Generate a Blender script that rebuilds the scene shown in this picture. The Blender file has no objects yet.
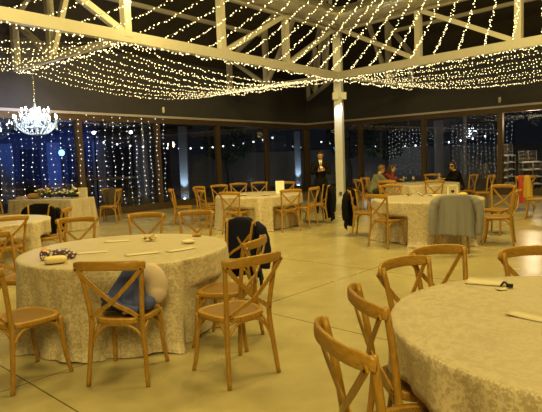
import bpy, math, random
from math import sin, cos, pi, radians, atan2, hypot
from mathutils import Vector, Matrix

random.seed(7)
SC = bpy.context.scene
COL = SC.collection

# ------------------------------------------------------------------ camera, world, lights, exposure
PITCH, ROLL, EYE, FPX = 0.0885, -0.036, 1.555, 530.0
fw = Vector((0, cos(PITCH), -sin(PITCH)))
r0 = Vector((1, 0, 0))
u0 = r0.cross(fw)
rt = cos(ROLL) * r0 + sin(ROLL) * u0
up = -sin(ROLL) * r0 + cos(ROLL) * u0
cam_data = bpy.data.cameras.new('camera')
cam = bpy.data.objects.new('camera', cam_data)
COL.objects.link(cam)
cam_data.sensor_fit = 'HORIZONTAL'
cam_data.sensor_width = 36.0
cam_data.lens = 36.0 * FPX / 542.0
cam_data.clip_start = 0.05
cam_data.clip_end = 200
cam.matrix_world = Matrix(((rt.x, up.x, -fw.x, 0), (rt.y, up.y, -fw.y, 0), (rt.z, up.z, -fw.z, EYE), (0, 0, 0, 1)))
SC.camera = cam

world = bpy.data.worlds.new('night')
SC.world = world
world.use_nodes = True
world.node_tree.nodes['Background'].inputs[0].default_value = (0.010, 0.011, 0.014, 1)
world.node_tree.nodes['Background'].inputs[1].default_value = 0.6

WARM = (1.0, 0.76, 0.20)


def area(name, loc, size, power, color=WARM, target=None):
    d = bpy.data.lights.new(name, 'AREA')
    d.shape = 'DISK'
    d.size = size
    d.energy = power
    d.color = color
    o = bpy.data.objects.new(name, d)
    o.location = loc
    if target is not None:
        v = Vector(target) - Vector(loc)
        o.rotation_euler = v.to_track_quat('-Z', 'Y').to_euler()
    COL.objects.link(o)
    return o


area('hall_lamp', (-1.6, 4.0, 6.2), 1.6, 125, target=(-1.0, 5.2, 0))
area('hall_lamp', (0.4, -3.2, 4.6), 2.0, 375, target=(0.6, 5.0, 0.4))
area('hall_lamp', (2.8, 5.2, 7.0), 1.6, 260, target=(2.4, 6.4, 0))
area('hall_lamp', (0.9, 9.5, 7.0), 1.6, 225, target=(0.6, 11.0, 0))
area('hall_lamp', (5.2, 9.5, 6.6), 1.4, 300, target=(4.6, 12.0, 0))
area('hall_lamp', (-3.2, 7.0, 5.6), 1.0, 150, target=(-3.8, 9.6, 0))
area('hall_lamp', (-2.6, 11.0, 5.4), 0.8, 210, target=(-4.8, 13.2, 0))

SC.view_settings.view_transform = 'Standard'
SC.view_settings.look = 'None'
SC.view_settings.exposure = 0.0
SC.view_settings.gamma = 1.0
SC.view_settings.use_curve_mapping = False
SC.cycles.use_denoising = True
SC.cycles.max_bounces = 8
SC.cycles.transparent_max_bounces = 16
SC.cycles.sample_clamp_indirect = 4.0

# ------------------------------------------------------------------ materials


def new_mat(name):
    m = bpy.data.materials.new(name)
    m.use_nodes = True
    nt = m.node_tree
    return m, nt, nt.nodes['Principled BSDF']


def plain(name, col, rough=0.5, metal=0.0, spec=0.5, noise=0.0, nscale=30.0, bump=0.0, sheen=0.0):
    m, nt, b = new_mat(name)
    b.inputs['Base Color'].default_value = (*col, 1)
    b.inputs['Roughness'].default_value = rough
    b.inputs['Metallic'].default_value = metal
    b.inputs['Specular IOR Level'].default_value = spec
    if sheen:
        b.inputs['Sheen Weight'].default_value = sheen
    if noise or bump:
        tc = nt.nodes.new('ShaderNodeTexCoord')
        n = nt.nodes.new('ShaderNodeTexNoise')
        n.inputs['Scale'].default_value = nscale
        n.inputs['Detail'].default_value = 4
        nt.links.new(tc.outputs['Object'], n.inputs['Vector'])
        if noise:
            mx = nt.nodes.new('ShaderNodeMix')
            mx.data_type = 'RGBA'
            mx.inputs[6].default_value = (*[c * (1 - noise) for c in col], 1)
            mx.inputs[7].default_value = (*[min(1, c * (1 + noise)) for c in col], 1)
            nt.links.new(n.outputs[0], mx.inputs[0])
            nt.links.new(mx.outputs[2], b.inputs['Base Color'])
        if bump:
            bp = nt.nodes.new('ShaderNodeBump')
            bp.inputs['Strength'].default_value = bump
            bp.inputs['Distance'].default_value = 0.01
            nt.links.new(n.outputs[0], bp.inputs['Height'])
            nt.links.new(bp.outputs[0], b.inputs['Normal'])
    return m


def emis(name, col, strength, base=(0.8, 0.8, 0.8)):
    m, nt, b = new_mat(name)
    b.inputs['Base Color'].default_value = (*base, 1)
    b.inputs['Emission Color'].default_value = (*col, 1)
    b.inputs['Emission Strength'].default_value = strength
    return m


def wood_mat(name, c1, c2, rough=0.38, stretch=(14, 14, 3)):
    m, nt, b = new_mat(name)
    tc = nt.nodes.new('ShaderNodeTexCoord')
    mp = nt.nodes.new('ShaderNodeMapping')
    mp.inputs['Scale'].default_value = stretch
    n = nt.nodes.new('ShaderNodeTexNoise')
    n.inputs['Scale'].default_value = 4.0
    n.inputs['Detail'].default_value = 6
    n.inputs['Distortion'].default_value = 0.8
    r = nt.nodes.new('ShaderNodeValToRGB')
    r.color_ramp.elements[0].position = 0.3
    r.color_ramp.elements[1].position = 0.7
    r.color_ramp.elements[0].color = (*c1, 1)
    r.color_ramp.elements[1].color = (*c2, 1)
    nt.links.new(tc.outputs['Object'], mp.inputs[0])
    nt.links.new(mp.outputs[0], n.inputs['Vector'])
    nt.links.new(n.outputs[0], r.inputs[0])
    nt.links.new(r.outputs[0], b.inputs['Base Color'])
    b.inputs['Roughness'].default_value = rough
    return m


def weave_mat():
    m, nt, b = new_mat('rattan_weave')
    tc = nt.nodes.new('ShaderNodeTexCoord')
    a = nt.nodes.new('ShaderNodeTexWave')
    a.bands_direction = 'X'
    a.inputs['Scale'].default_value = 22
    c = nt.nodes.new('ShaderNodeTexWave')
    c.bands_direction = 'Y'
    c.inputs['Scale'].default_value = 22
    mm = nt.nodes.new('ShaderNodeMath')
    mm.operation = 'MULTIPLY'
    r = nt.nodes.new('ShaderNodeValToRGB')
    r.color_ramp.elements[0].position = 0.05
    r.color_ramp.elements[1].position = 0.5
    r.color_ramp.elements[0].color = (0.14, 0.065, 0.015, 1)
    r.color_ramp.elements[1].color = (0.36, 0.20, 0.055, 1)
    bp = nt.nodes.new('ShaderNodeBump')
    bp.inputs['Strength'].default_value = 0.5
    bp.inputs['Distance'].default_value = 0.004
    for w in (a, c):
        nt.links.new(tc.outputs['Object'], w.inputs['Vector'])
    nt.links.new(a.outputs[1], mm.inputs[0])
    nt.links.new(c.outputs[1], mm.inputs[1])
    nt.links.new(mm.outputs[0], r.inputs[0])
    nt.links.new(mm.outputs[0], bp.inputs['Height'])
    nt.links.new(r.outputs[0], b.inputs['Base Color'])
    nt.links.new(bp.outputs[0], b.inputs['Normal'])
    b.inputs['Roughness'].default_value = 0.5
    return m


def damask(name, light, dark, scale=7.0):
    m, nt, b = new_mat(name)
    tc = nt.nodes.new('ShaderNodeTexCoord')
    n = nt.nodes.new('ShaderNodeTexNoise')
    n.inputs['Scale'].default_value = scale
    n.inputs['Detail'].default_value = 2.5
    n.inputs['Distortion'].default_value = 2.2
    v = nt.nodes.new('ShaderNodeTexNoise')
    v.inputs['Scale'].default_value = scale * 4.2
    v.inputs['Detail'].default_value = 2
    v.inputs['Distortion'].default_value = 1.2
    ad = nt.nodes.new('ShaderNodeMix')
    ad.inputs[0].default_value = 0.5
    r = nt.nodes.new('ShaderNodeValToRGB')
    r.color_ramp.elements[0].position = 0.46
    r.color_ramp.elements[1].position = 0.54
    r.color_ramp.elements[0].color = (*light, 1)
    r.color_ramp.elements[1].color = (*dark, 1)
    rr = nt.nodes.new('ShaderNodeMapRange')
    rr.inputs[1].default_value = 0.44
    rr.inputs[2].default_value = 0.56
    rr.inputs[3].default_value = 0.62
    rr.inputs[4].default_value = 0.42
    nt.links.new(tc.outputs['Object'], n.inputs['Vector'])
    nt.links.new(tc.outputs['Object'], v.inputs['Vector'])
    nt.links.new(n.outputs[0], ad.inputs[2])
    nt.links.new(v.outputs[0], ad.inputs[3])
    nt.links.new(ad.outputs[0], r.inputs[0])
    nt.links.new(r.outputs[0], b.inputs['Base Color'])
    nt.links.new(ad.outputs[0], rr.inputs[0])
    nt.links.new(rr.outputs[0], b.inputs['Roughness'])
    b.inputs['Sheen Weight'].default_value = 0.15
    return m


def floor_mat():
    m, nt, b = new_mat('polished_concrete')
    N, L = nt.nodes, nt.links
    tc = N.new('ShaderNodeTexCoord')
    n = N.new('ShaderNodeTexNoise')
    n.inputs['Scale'].default_value = 1.3
    n.inputs['Detail'].default_value = 8
    n.inputs['Roughness'].default_value = 0.65
    r = N.new('ShaderNodeValToRGB')
    r.color_ramp.elements[0].position = 0.3
    r.color_ramp.elements[1].position = 0.72
    r.color_ramp.elements[0].color = (0.36, 0.30, 0.17, 1)
    r.color_ramp.elements[1].color = (0.50, 0.43, 0.26, 1)
    L.new(tc.outputs['Object'], n.inputs['Vector'])
    L.new(n.outputs[0], r.inputs[0])
    sep = N.new('ShaderNodeSeparateXYZ')
    mp = N.new('ShaderNodeMapping')
    mp.vector_type = 'POINT'
    mp.inputs['Rotation'].default_value = (0, 0, radians(-47.5))
    L.new(tc.outputs['Object'], mp.inputs[0])
    L.new(mp.outputs[0], sep.inputs[0])

    def line(sock, off, spacing, width):
        a = N.new('ShaderNodeMath')
        a.operation = 'ADD'
        a.inputs[1].default_value = off
        L.new(sock, a.inputs[0])
        p = N.new('ShaderNodeMath')
        p.operation = 'PINGPONG'
        p.inputs[1].default_value = spacing / 2
        L.new(a.outputs[0], p.inputs[0])
        c = N.new('ShaderNodeMath')
        c.operation = 'LESS_THAN'
        c.inputs[1].default_value = width
        L.new(p.outputs[0], c.inputs[0])
        return c.outputs[0]
    # rotated x = along u (47.5 deg), rotated y = along left normal of u
    l1 = line(sep.outputs[0], -1.43 + 23.0, 2.31, 0.0055)
    l2 = line(sep.outputs[1], -3.85 + 46.0, 4.6, 0.0055)
    mx = N.new('ShaderNodeMath')
    mx.operation = 'MAXIMUM'
    L.new(l1, mx.inputs[0])
    L.new(l2, mx.inputs[1])
    mix = N.new('ShaderNodeMix')
    mix.data_type = 'RGBA'
    mix.inputs[7].default_value = (0.10, 0.075, 0.035, 1)
    L.new(mx.outputs[0], mix.inputs[0])
    L.new(r.outputs[0], mix.inputs[6])
    L.new(mix.outputs[2], b.inputs['Base Color'])
    n2 = N.new('ShaderNodeTexNoise')
    n2.inputs['Scale'].default_value = 3.0
    n2.inputs['Detail'].default_value = 5
    L.new(tc.outputs['Object'], n2.inputs['Vector'])
    mr = N.new('ShaderNodeMapRange')
    mr.inputs[3].default_value = 0.19
    mr.inputs[4].default_value = 0.32
    L.new(n2.outputs[0], mr.inputs[0])
    L.new(mr.outputs[0], b.inputs['Roughness'])
    return m


def glass_mat():
    m = bpy.data.materials.new('window_glass')
    m.use_nodes = True
    nt = m.node_tree
    nt.nodes.clear()
    o = nt.nodes.new('ShaderNodeOutputMaterial')
    mx = nt.nodes.new('ShaderNodeMixShader')
    t = nt.nodes.new('ShaderNodeBsdfTransparent')
    t.inputs[0].default_value = (0.90, 0.91, 0.92, 1)
    g = nt.nodes.new('ShaderNodeBsdfGlossy')
    g.inputs['Roughness'].default_value = 0.0
    # Schlick reflectance, the same on both faces of the pane
    ge = nt.nodes.new('ShaderNodeNewGeometry')
    vd = nt.nodes.new('ShaderNodeVectorMath')
    vd.operation = 'DOT_PRODUCT'
    nt.links.new(ge.outputs['Normal'], vd.inputs[0])
    nt.links.new(ge.outputs['Incoming'], vd.inputs[1])

    def op(kind, a, b):
        q = nt.nodes.new('ShaderNodeMath')
        q.operation = kind
        for i, v in enumerate((a, b)):
            if v is None:
                continue
            if isinstance(v, float):
                q.inputs[i].default_value = v
            else:
                nt.links.new(v, q.inputs[i])
        return q.outputs[0]
    c = op('ABSOLUTE', vd.outputs['Value'], None)
    k = op('POWER', op('SUBTRACT', 1.0, c), 5.0)
    f = op('ADD', op('MULTIPLY', k, 0.93), 0.07)
    nt.links.new(f, mx.inputs[0])
    nt.links.new(t.outputs[0], mx.inputs[1])
    nt.links.new(g.outputs[0], mx.inputs[2])
    nt.links.new(mx.outputs[0], o.inputs[0])
    return m


M = {}
M['wood'] = wood_mat('honey_wood', (0.29, 0.145, 0.020), (0.45, 0.250, 0.042))
M['rail_wood'] = wood_mat('honey_wood_rail', (0.29, 0.145, 0.020), (0.45, 0.250, 0.042), 0.38, (2.5, 14, 14))
M['weave'] = weave_mat()
M['bolt'] = plain('dark_bolt', (0.06, 0.04, 0.02), 0.4, 0.8)
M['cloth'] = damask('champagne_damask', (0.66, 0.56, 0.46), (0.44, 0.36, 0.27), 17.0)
M['cloth_top'] = damask('champagne_damask_dimmed', (0.50, 0.42, 0.345), (0.42, 0.34, 0.27), 10.0)  # same cloth darkened: weaker overhead light put into the colour
M['floor'] = floor_mat()
M['glass'] = glass_mat()
M['beam'] = plain('cream_paint', (0.44, 0.415, 0.42), 0.5, noise=0.06, nscale=8)
M['column'] = plain('white_column_paint', (0.74, 0.73, 0.76), 0.45, noise=0.05, nscale=6)
M['bronze'] = plain('bronze_frame', (0.105, 0.066, 0.038), 0.45, 0.3, noise=0.1, nscale=10)
M['darkwall'] = plain('dark_wall', (0.064, 0.060, 0.078), 0.8, noise=0.15, nscale=4)
M['roof'] = plain('dark_roof', (0.030, 0.024, 0.020), 0.85, noise=0.2, nscale=5)
M['rail_strip'] = plain('lilac_strip', (0.55, 0.50, 0.60), 0.4)
M['duct'] = plain('galvanised_duct', (0.58, 0.57, 0.55), 0.30, 0.7, noise=0.12, nscale=12)
M['wire'] = plain('clear_wire', (0.20, 0.16, 0.09), 0.5)
M['bulb'] = emis('warm_bulb', (1.0, 0.80, 0.38), 6.5)
M['coolbulb'] = emis('cool_bulb', (0.88, 0.92, 1.0), 4.5)
M['candle'] = emis('candle_bulb', (0.80, 0.88, 1.0), 55.0)
M['crystal'] = plain('crystal', (0.62, 0.78, 1.0), 0.14, 0.0, 0.9)
M['chrome'] = plain('chrome', (0.75, 0.76, 0.80), 0.2, 0.9)
M['black_metal'] = plain('black_metal', (0.02, 0.02, 0.022), 0.45, 0.4)
M['dark_top'] = plain('dark_table_top', (0.16, 0.13, 0.12), 0.5, noise=0.15)
M['navy'] = plain('navy_wool', (0.010, 0.012, 0.036), 0.85, spec=0.15, noise=0.3, nscale=60)
M['black'] = plain('black_wool', (0.005, 0.005, 0.006), 0.85, spec=0.15, noise=0.3, nscale=60)
M['brownblack'] = plain('dark_brown_wool', (0.055, 0.040, 0.030), 0.9, noise=0.25, nscale=60)
M['greywool'] = plain('grey_blazer_wool', (0.235, 0.225, 0.275), 0.9, noise=0.18, nscale=90, sheen=0.2)
M['blue'] = plain('blue_denim', (0.055, 0.075, 0.30), 0.85, noise=0.3, nscale=25)
M['beige'] = plain('beige_canvas', (0.58, 0.46, 0.44), 0.8, noise=0.08)
M['paper'] = plain('ivory_paper', (0.64, 0.56, 0.45), 0.7)
M['white'] = plain('white_card', (0.85, 0.83, 0.78), 0.6)
M['cream'] = plain('cream_cotton', (0.72, 0.60, 0.36), 0.85, noise=0.08)
M['yellow'] = plain('yellow_knit', (0.48, 0.31, 0.05), 0.9, noise=0.12)
M['red'] = plain('red_scarf', (0.45, 0.05, 0.03), 0.85, noise=0.15)
M['orange'] = plain('orange_peel', (0.85, 0.28, 0.02), 0.45, bump=0.2, nscale=150)
M['skin'] = plain('skin', (0.52, 0.28, 0.17), 0.55)
M['hair_black'] = plain('black_hair', (0.010, 0.008, 0.007), 0.5)
M['hair_brown'] = plain('brown_hair', (0.045, 0.022, 0.012), 0.5, noise=0.3, nscale=60)
M['hair_sand'] = plain('sandy_hair', (0.15, 0.085, 0.03), 0.55, noise=0.3, nscale=60)
M['suit'] = plain('black_suit', (0.005, 0.005, 0.007), 0.8, spec=0.2)
M['grey_sweater'] = plain('grey_green_sweater', (0.16, 0.16, 0.13), 0.9, noise=0.15, nscale=70)
M['maroon'] = plain('maroon_sweater', (0.20, 0.022, 0.020), 0.9, noise=0.15, nscale=70)
M['darkcloth'] = plain('dark_trousers', (0.02, 0.02, 0.026), 0.85)
M['eye'] = plain('eye_dark', (0.02, 0.012, 0.01), 0.2)
M['lip'] = plain('lip', (0.36, 0.12, 0.09), 0.5)
M['leaf'] = plain('leaf_green', (0.05, 0.085, 0.03), 0.6, noise=0.3, nscale=30)
M['flower_white'] = plain('white_petal', (0.75, 0.68, 0.56), 0.7)
M['flower_yellow'] = plain('yellow_petal', (0.80, 0.52, 0.08), 0.7)
M['kraft'] = plain('kraft_paper', (0.34, 0.20, 0.07), 0.8, noise=0.2, nscale=18)
M['terrace'] = plain('terrace_paving', (0.07, 0.07, 0.075), 0.35, noise=0.25, nscale=3)
M['annex'] = plain('pale_render', (0.40, 0.42, 0.46), 0.8, noise=0.08)
M['annex_wall'] = plain('dark_render', (0.13, 0.13, 0.15), 0.85, noise=0.15)
M['annex_dark'] = plain('dark_opening', (0.02, 0.02, 0.025), 0.6)
M['ghost_metal'] = plain('silver_paint', (0.42, 0.38, 0.33), 0.4, 0.3)
M['bark'] = plain('bark', (0.08, 0.06, 0.05), 0.9, noise=0.3)
M['socket'] = plain('brown_socket', (0.16, 0.09, 0.04), 0.5)
M['bluelamp'] = emis('blue_lamp', (0.10, 0.40, 1.0), 12.0)
M['pole_lens'] = emis('white_flood', (0.85, 0.93, 1.0), 14.0)
M['uplamp'] = emis('up_lamp', (0.6, 0.8, 1.0), 25.0)
M['clear'] = plain('drinking_glass', (0.85, 0.85, 0.8), 0.08, 0.0, 0.6)
M['clear'].node_tree.nodes['Principled BSDF'].inputs['Transmission Weight'].default_value = 0.85


def patterned():
    m, nt, b = new_mat('purple_floral_print')
    tc = nt.nodes.new('ShaderNodeTexCoord')
    v = nt.nodes.new('ShaderNodeTexVoronoi')
    v.inputs['Scale'].default_value = 38
    r = nt.nodes.new('ShaderNodeValToRGB')
    r.color_ramp.interpolation = 'CONSTANT'
    r.color_ramp.elements[0].color = (0.7, 0.62, 0.6, 1)
    r.color_ramp.elements[1].position = 0.42
    r.color_ramp.elements[1].color = (0.09, 0.04, 0.13, 1)
    nt.links.new(tc.outputs['Object'], v.inputs['Vector'])
    nt.links.new(v.outputs[0], r.inputs[0])
    nt.links.new(r.outputs[0], b.inputs['Base Color'])
    b.inputs['Roughness'].default_value = 0.7
    return m


M['print'] = patterned()

# ------------------------------------------------------------------ mesh helpers


class MB:
    def __init__(self):
        self.v, self.f, self.mi, self.sm = [], [], [], []

    def add(self, vs, fs, mi=0, smooth=True):
        o = len(self.v)
        self.v += [tuple(p) for p in vs]
        for f in fs:
            self.f.append(tuple(i + o for i in f))
            self.mi.append(mi)
            self.sm.append(smooth)

    def box(self, c, s, mi=0, rotz=0.0, mat=None):
        hx, hy, hz = s[0] / 2, s[1] / 2, s[2] / 2
        vs = [Vector((x, y, z)) for x in (-hx, hx) for y in (-hy, hy) for z in (-hz, hz)]
        if rotz:
            R = Matrix.Rotation(rotz, 3, 'Z')
            vs = [R @ p for p in vs]
        if mat is not None:
            vs = [mat @ p for p in vs]
        vs = [p + Vector(c) for p in vs]
        self.add(vs, [(0, 1, 3, 2), (4, 6, 7, 5), (0, 4, 5, 1), (2, 3, 7, 6), (0, 2, 6, 4), (1, 5, 7, 3)], mi, False)

    def sweep(self, pts, prof, upv=None, mi=0, smooth=True, cap=True, scale=None):
        """sweep closed profile [(a,b)] along pts; a along side, b along up."""
        pts = [Vector(p) for p in pts]
        n, k = len(pts), len(prof)
        vs = []
        side_prev = None
        for i, p in enumerate(pts):
            t = (pts[min(i + 1, n - 1)] - pts[max(i - 1, 0)]).normalized()
            if upv is not None:
                s = t.cross(Vector(upv))
                if s.length < 1e-5:
                    s = side_prev or Vector((1, 0, 0))
                s.normalize()
            else:
                if side_prev is None:
                    a = Vector((0, 0, 1)) if abs(t.z) < 0.9 else Vector((0, 1, 0))
                    s = t.cross(a).normalized()
                else:
                    s = (side_prev - t * side_prev.dot(t)).normalized()
            side_prev = s
            w = s.cross(t).normalized()
            sc = scale[i] if scale else 1.0
            for a, b in prof:
                vs.append(p + s * a * sc + w * b * sc)
        fs = []
        for i in range(n - 1):
            for j in range(k):
                j2 = (j + 1) % k
                fs.append((i * k + j, i * k + j2, (i + 1) * k + j2, (i + 1) * k + j))
        if cap:
            fs.append(tuple(reversed(range(k))))
            fs.append(tuple((n - 1) * k + j for j in range(k)))
        self.add(vs, fs, mi, smooth)

    def tube(self, pts, r, seg=10, mi=0, cap=True):
        n = len(pts)
        rr = r if isinstance(r, (list, tuple)) else [r] * n
        prof = [(cos(2 * pi * j / seg), sin(2 * pi * j / seg)) for j in range(seg)]
        self.sweep(pts, prof, None, mi, True, cap, rr)

    def bar(self, p0, p1, w, h, mi=0, upv=(0, 0, 1)):
        self.sweep([p0, p1], [(-w / 2, -h / 2), (w / 2, -h / 2), (w / 2, h / 2), (-w / 2, h / 2)], upv, mi, False)

    def ell(self, c, r, mi=0, su=16, sv=10, R=None):
        vs, fs = [], []
        c = Vector(c)
        r = (r, r, r) if not isinstance(r, (tuple, list)) else r
        for i in range(1, sv):
            a = pi * i / sv
            for j in range(su):
                b = 2 * pi * j / su
                p = Vector((r[0] * sin(a) * cos(b), r[1] * sin(a) * sin(b), r[2] * cos(a)))
                vs.append((R @ p if R else p) + c)
        top, bot = len(vs), len(vs) + 1
        for z in (r[2], -r[2]):
            p = Vector((0, 0, z))
            vs.append((R @ p if R else p) + c)
        for i in range(sv - 2):
            for j in range(su):
                j2 = (j + 1) % su
                fs.append((i * su + j, (i + 1) * su + j, (i + 1) * su + j2, i * su + j2))
        for j in range(su):
            j2 = (j + 1) % su
            fs.append((top, j, j2))
            fs.append((bot, (sv - 2) * su + j2, (sv - 2) * su + j))
        self.add(vs, fs, mi)

    def caps(self, p0, p1, ra, rb, mi=0, seg=12):
        """tapered capsule"""
        p0, p1 = Vector(p0), Vector(p1)
        d = p1 - p0
        L = max(d.length, 1e-5)
        d = d / L
        pts, rs = [], []
        for a in (-85, -60, -30, 0):
            pts.append(p0 + d * ra * sin(radians(a)))
            rs.append(ra * cos(radians(a)))
        for a in (0, 30, 60, 85):
            pts.append(p1 + d * rb * sin(radians(a)))
            rs.append(rb * cos(radians(a)))
        self.tube(pts, rs, seg, mi)

    def lathe(self, prof, c=(0, 0, 0), seg=20, mi=0):
        vs, fs = [], []
        for r, z in prof:
            for j in range(seg):
                a = 2 * pi * j / seg
                vs.append((c[0] + r * cos(a), c[1] + r * sin(a), c[2] + z))
        for i in range(len(prof) - 1):
            for j in range(seg):
                j2 = (j + 1) % seg
                fs.append((i * seg + j, i * seg + j2, (i + 1) * seg + j2, (i + 1) * seg + j))
        fs.append(tuple(reversed(range(seg))))
        fs.append(tuple((len(prof) - 1) * seg + j for j in range(seg)))
        self.add(vs, fs, mi)

    def octa(self, c, r, mi=0):
        x, y, z = c
        vs = [(x + r, y, z), (x - r, y, z), (x, y + r, z), (x, y - r, z), (x, y, z + r), (x, y, z - r)]
        self.add(vs, [(0, 2, 4), (2, 1, 4), (1, 3, 4), (3, 0, 4), (2, 0, 5), (1, 2, 5), (3, 1, 5), (0, 3, 5)], mi, False)

    def build(self, name, mats, parent=None, loc=None):
        me = bpy.data.meshes.new(name)
        me.from_pydata(self.v, [], self.f)
        if not isinstance(mats, (list, tuple)):
            mats = [mats]
        for m in mats:
            me.materials.append(m)
        me.polygons.foreach_set('material_index', self.mi)
        me.polygons.foreach_set('use_smooth', self.sm)
        me.update()
        o = bpy.data.objects.new(name, me)
        COL.objects.link(o)
        if parent is not None:
            o.parent = parent
        if loc is not None:
            o.location = loc
        return o


def tag(o, label=None, cat=None, group=None, kind=None):
    if label:
        o['label'] = label
    if cat:
        o['category'] = cat
    if group:
        o['group'] = group
    if kind:
        o['kind'] = kind
    return o


def empty(name, loc=(0, 0, 0), rz=0.0):
    o = bpy.data.objects.new(name, None)
    o.empty_display_size = 0.1
    o.location = loc
    o.rotation_euler = (0, 0, rz)
    COL.objects.link(o)
    return o


def copy_tree(o, parent=None):
    c = o.copy()
    COL.objects.link(c)
    if parent is not None:
        c.parent = parent
    for ch in list(o.children):
        copy_tree(ch, c)
    return c


def spline(pts, n=8):
    """Catmull-Rom through points"""
    P = [Vector(p) for p in pts]
    P = [P[0] * 2 - P[1]] + P + [P[-1] * 2 - P[-2]]
    out = []
    for i in range(1, len(P) - 2):
        for k in range(n):
            t = k / n
            a, b, c, d = P[i - 1], P[i], P[i + 1], P[i + 2]
            out.append(0.5 * ((2 * b) + (c - a) * t + (2 * a - 5 * b + 4 * c - d) * t * t + (3 * b - a - 3 * c + d) * t ** 3))
    out.append(P[-2])
    return out


def sstep(a, b, x):
    t = max(0.0, min(1.0, (x - a) / (b - a)))
    return t * t * (3 - 2 * t)


# ------------------------------------------------------------------ the hall: walls, windows, floor, roof
P0 = Vector((1.74, 24.66, 0))          # the far corner of the glazed walls
DA = Vector((-0.6247, -0.7809, 0)).normalized()   # along the left glazed wall, towards the camera
DB = Vector((0.7364, -0.6765, 0)).normalized()    # along the right glazed wall
NA = Vector((0.7809, -0.6247, 0)).normalized()    # inward normals
NB = Vector((-0.6765, -0.7364, 0)).normalized()
BAY = 2.90
HEAD = 2.87
TOPZ = 3.05
ROOFZ = 5.0


def wall_piece(mb, D, N, s0, s1, z0, z1, th, off=0.0, mi=0):
    a = P0 + D * s0 + N * off
    b = P0 + D * s1 + N * off
    c = a - N * th
    d = b - N * th
    vs = [(*p.xy, z) for z in (z0, z1) for p in (a, b, d, c)]
    mb.add(vs, [(0, 3, 2, 1), (4, 5, 6, 7), (0, 1, 5, 4), (1, 2, 6, 5), (2, 3, 7, 6), (3, 0, 4, 7)], mi, False)


NBL, NBR = 7, 6
fl = MB()
pts = [P0, P0 + DA * (NBL * BAY), (-12.5, 2, 0), (-10, -6, 0), (16, -6, 0), P0 + DB * (NBR * BAY)]
pts = [Vector((p[0], p[1], 0)) for p in pts]
nb = len(pts)
fl.add([(p.x, p.y, 0) for p in pts] + [(p.x, p.y, -0.2) for p in pts],
       [tuple(range(nb)), tuple(reversed(range(nb, 2 * nb)))] + [(i, i + nb, (i + 1) % nb + nb, (i + 1) % nb) for i in range(nb)], 0, False)
tag(fl.build('floor', M['floor']), kind='structure')
tr = MB()
tr.box((0, 30, -0.32), (140, 120, 0.2))
tag(tr.build('ground', M['terrace']), kind='structure')

for side, D, N, nbay in (('left', DA, NA, NBL), ('right', DB, NB, NBR)):
    w = MB()
    wall_piece(w, D, N, 0.0, nbay * BAY, TOPZ + 0.07, ROOFZ, 0.25)
    tag(w.build('wall_' + side, M['darkwall']), kind='structure')
wn = 0
for side, D, N, nbay in (('left', DA, NA, NBL), ('right', DB, NB, NBR)):
    for i in range(nbay):
        wn += 1
        s0, s1 = i * BAY, (i + 1) * BAY
        fr = MB()
        mw = 0.085
        wall_piece(fr, D, N, s0, s0 + mw, 0, TOPZ, 0.16, 0.02)
        wall_piece(fr, D, N, s1 - mw, s1, 0, TOPZ, 0.16, 0.02)
        wall_piece(fr, D, N, s0 + mw, s1 - mw, 2.87, TOPZ, 0.16, 0.02)
        wall_piece(fr, D, N, s0 + mw, s1 - mw, 0, 0.22, 0.16, 0.02)
        f = tag(fr.build('window_%d' % wn, M['bronze']), kind='structure')
        g = MB()
        wall_piece(g, D, N, s0 + mw, s1 - mw, 0.22, 2.87, 0.012, -0.06)
        g.build('pane', M['glass'], f)
for k, (D, N, nbay) in enumerate(((DA, NA, NBL), (DB, NB, NBR))):
    t = MB()
    wall_piece(t, D, N, 0.0, nbay * BAY, TOPZ, TOPZ + 0.07, 0.1, 0.06)
    tag(t.build('trim_%d' % (k + 1), M['rail_strip']), kind='structure')

# beams: inner square of the roof frame
C0 = Vector((2.24, 17.11, 0))
LB = Vector((-0.632, -0.775, 0)).normalized()    # left beam, from column towards camera
RB = Vector((0.692, -0.722, 0)).normalized()
PL = Vector((-0.775, 0.632, 0)).normalized()     # outward from left beam
PR = Vector((0.722, 0.692, 0)).normalized()
BZ = 4.1
LEN = 15.9
TOPC = 5.5


def at(p, z):
    return Vector((p.x, p.y, z))


APEXP = C0 + LB * 7.95 + RB * 7.95
rf = MB()
corners = [P0, P0 + DA * (NBL * BAY), P0 + DA * (NBL * BAY) + DB * (NBR * BAY), P0 + DB * (NBR * BAY)]
inner = [C0, C0 + LB * LEN, C0 + LB * LEN + RB * LEN, C0 + RB * LEN]
vs = [at(p, ROOFZ) for p in corners] + [at(p, 8.1) for p in inner] + [at(APEXP, 10.5)]
fs = []
for i in range(4):
    j = (i + 1) % 4
    fs += [(i, j, 4 + j, 4 + i), (4 + i, 4 + j, 8)]
rf.add(vs + [v + Vector((0, 0, 0.12)) for v in vs], fs + [tuple(reversed([a + 9 for a in f])) for f in fs], 0, False)
tag(rf.build('ceiling', M['roof']), kind='structure')

# column with bracket collar
cm = MB()
ang = atan2(RB.y, RB.x)
cm.box((2.33, 17.5, 2.95), (0.25, 0.25, 5.9), rotz=radians(-24))
col = tag(cm.build('column', M['column']), kind='structure')
cb = MB()
for sx in (-1, 1):
    cb.box((2.33 + sx * 0.135, 17.36, 3.50), (0.17, 0.14, 0.22))
cb.box((2.33, 17.5, 3.50), (0.33, 0.33, 0.12), rotz=radians(-24))
cb.build('collar', M['column'], col)
for sx in (-1, 1):
    d = bpy.data.lights.new('column_washer', 'SPOT')
    d.energy = 42
    d.color = (1.0, 0.93, 0.80)
    d.spot_size = radians(70)
    d.spot_blend = 0.6
    d.shadow_soft_size = 0.03
    lo = bpy.data.objects.new('column_washer', d)
    lo.location = (2.33 + sx * 0.10, 17.26, 3.36)
    lo.rotation_euler = (Vector((2.33, 17.42, 1.6)) - lo.location).to_track_quat('-Z', 'Y').to_euler()
    COL.objects.link(lo)
sk = MB()
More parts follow.
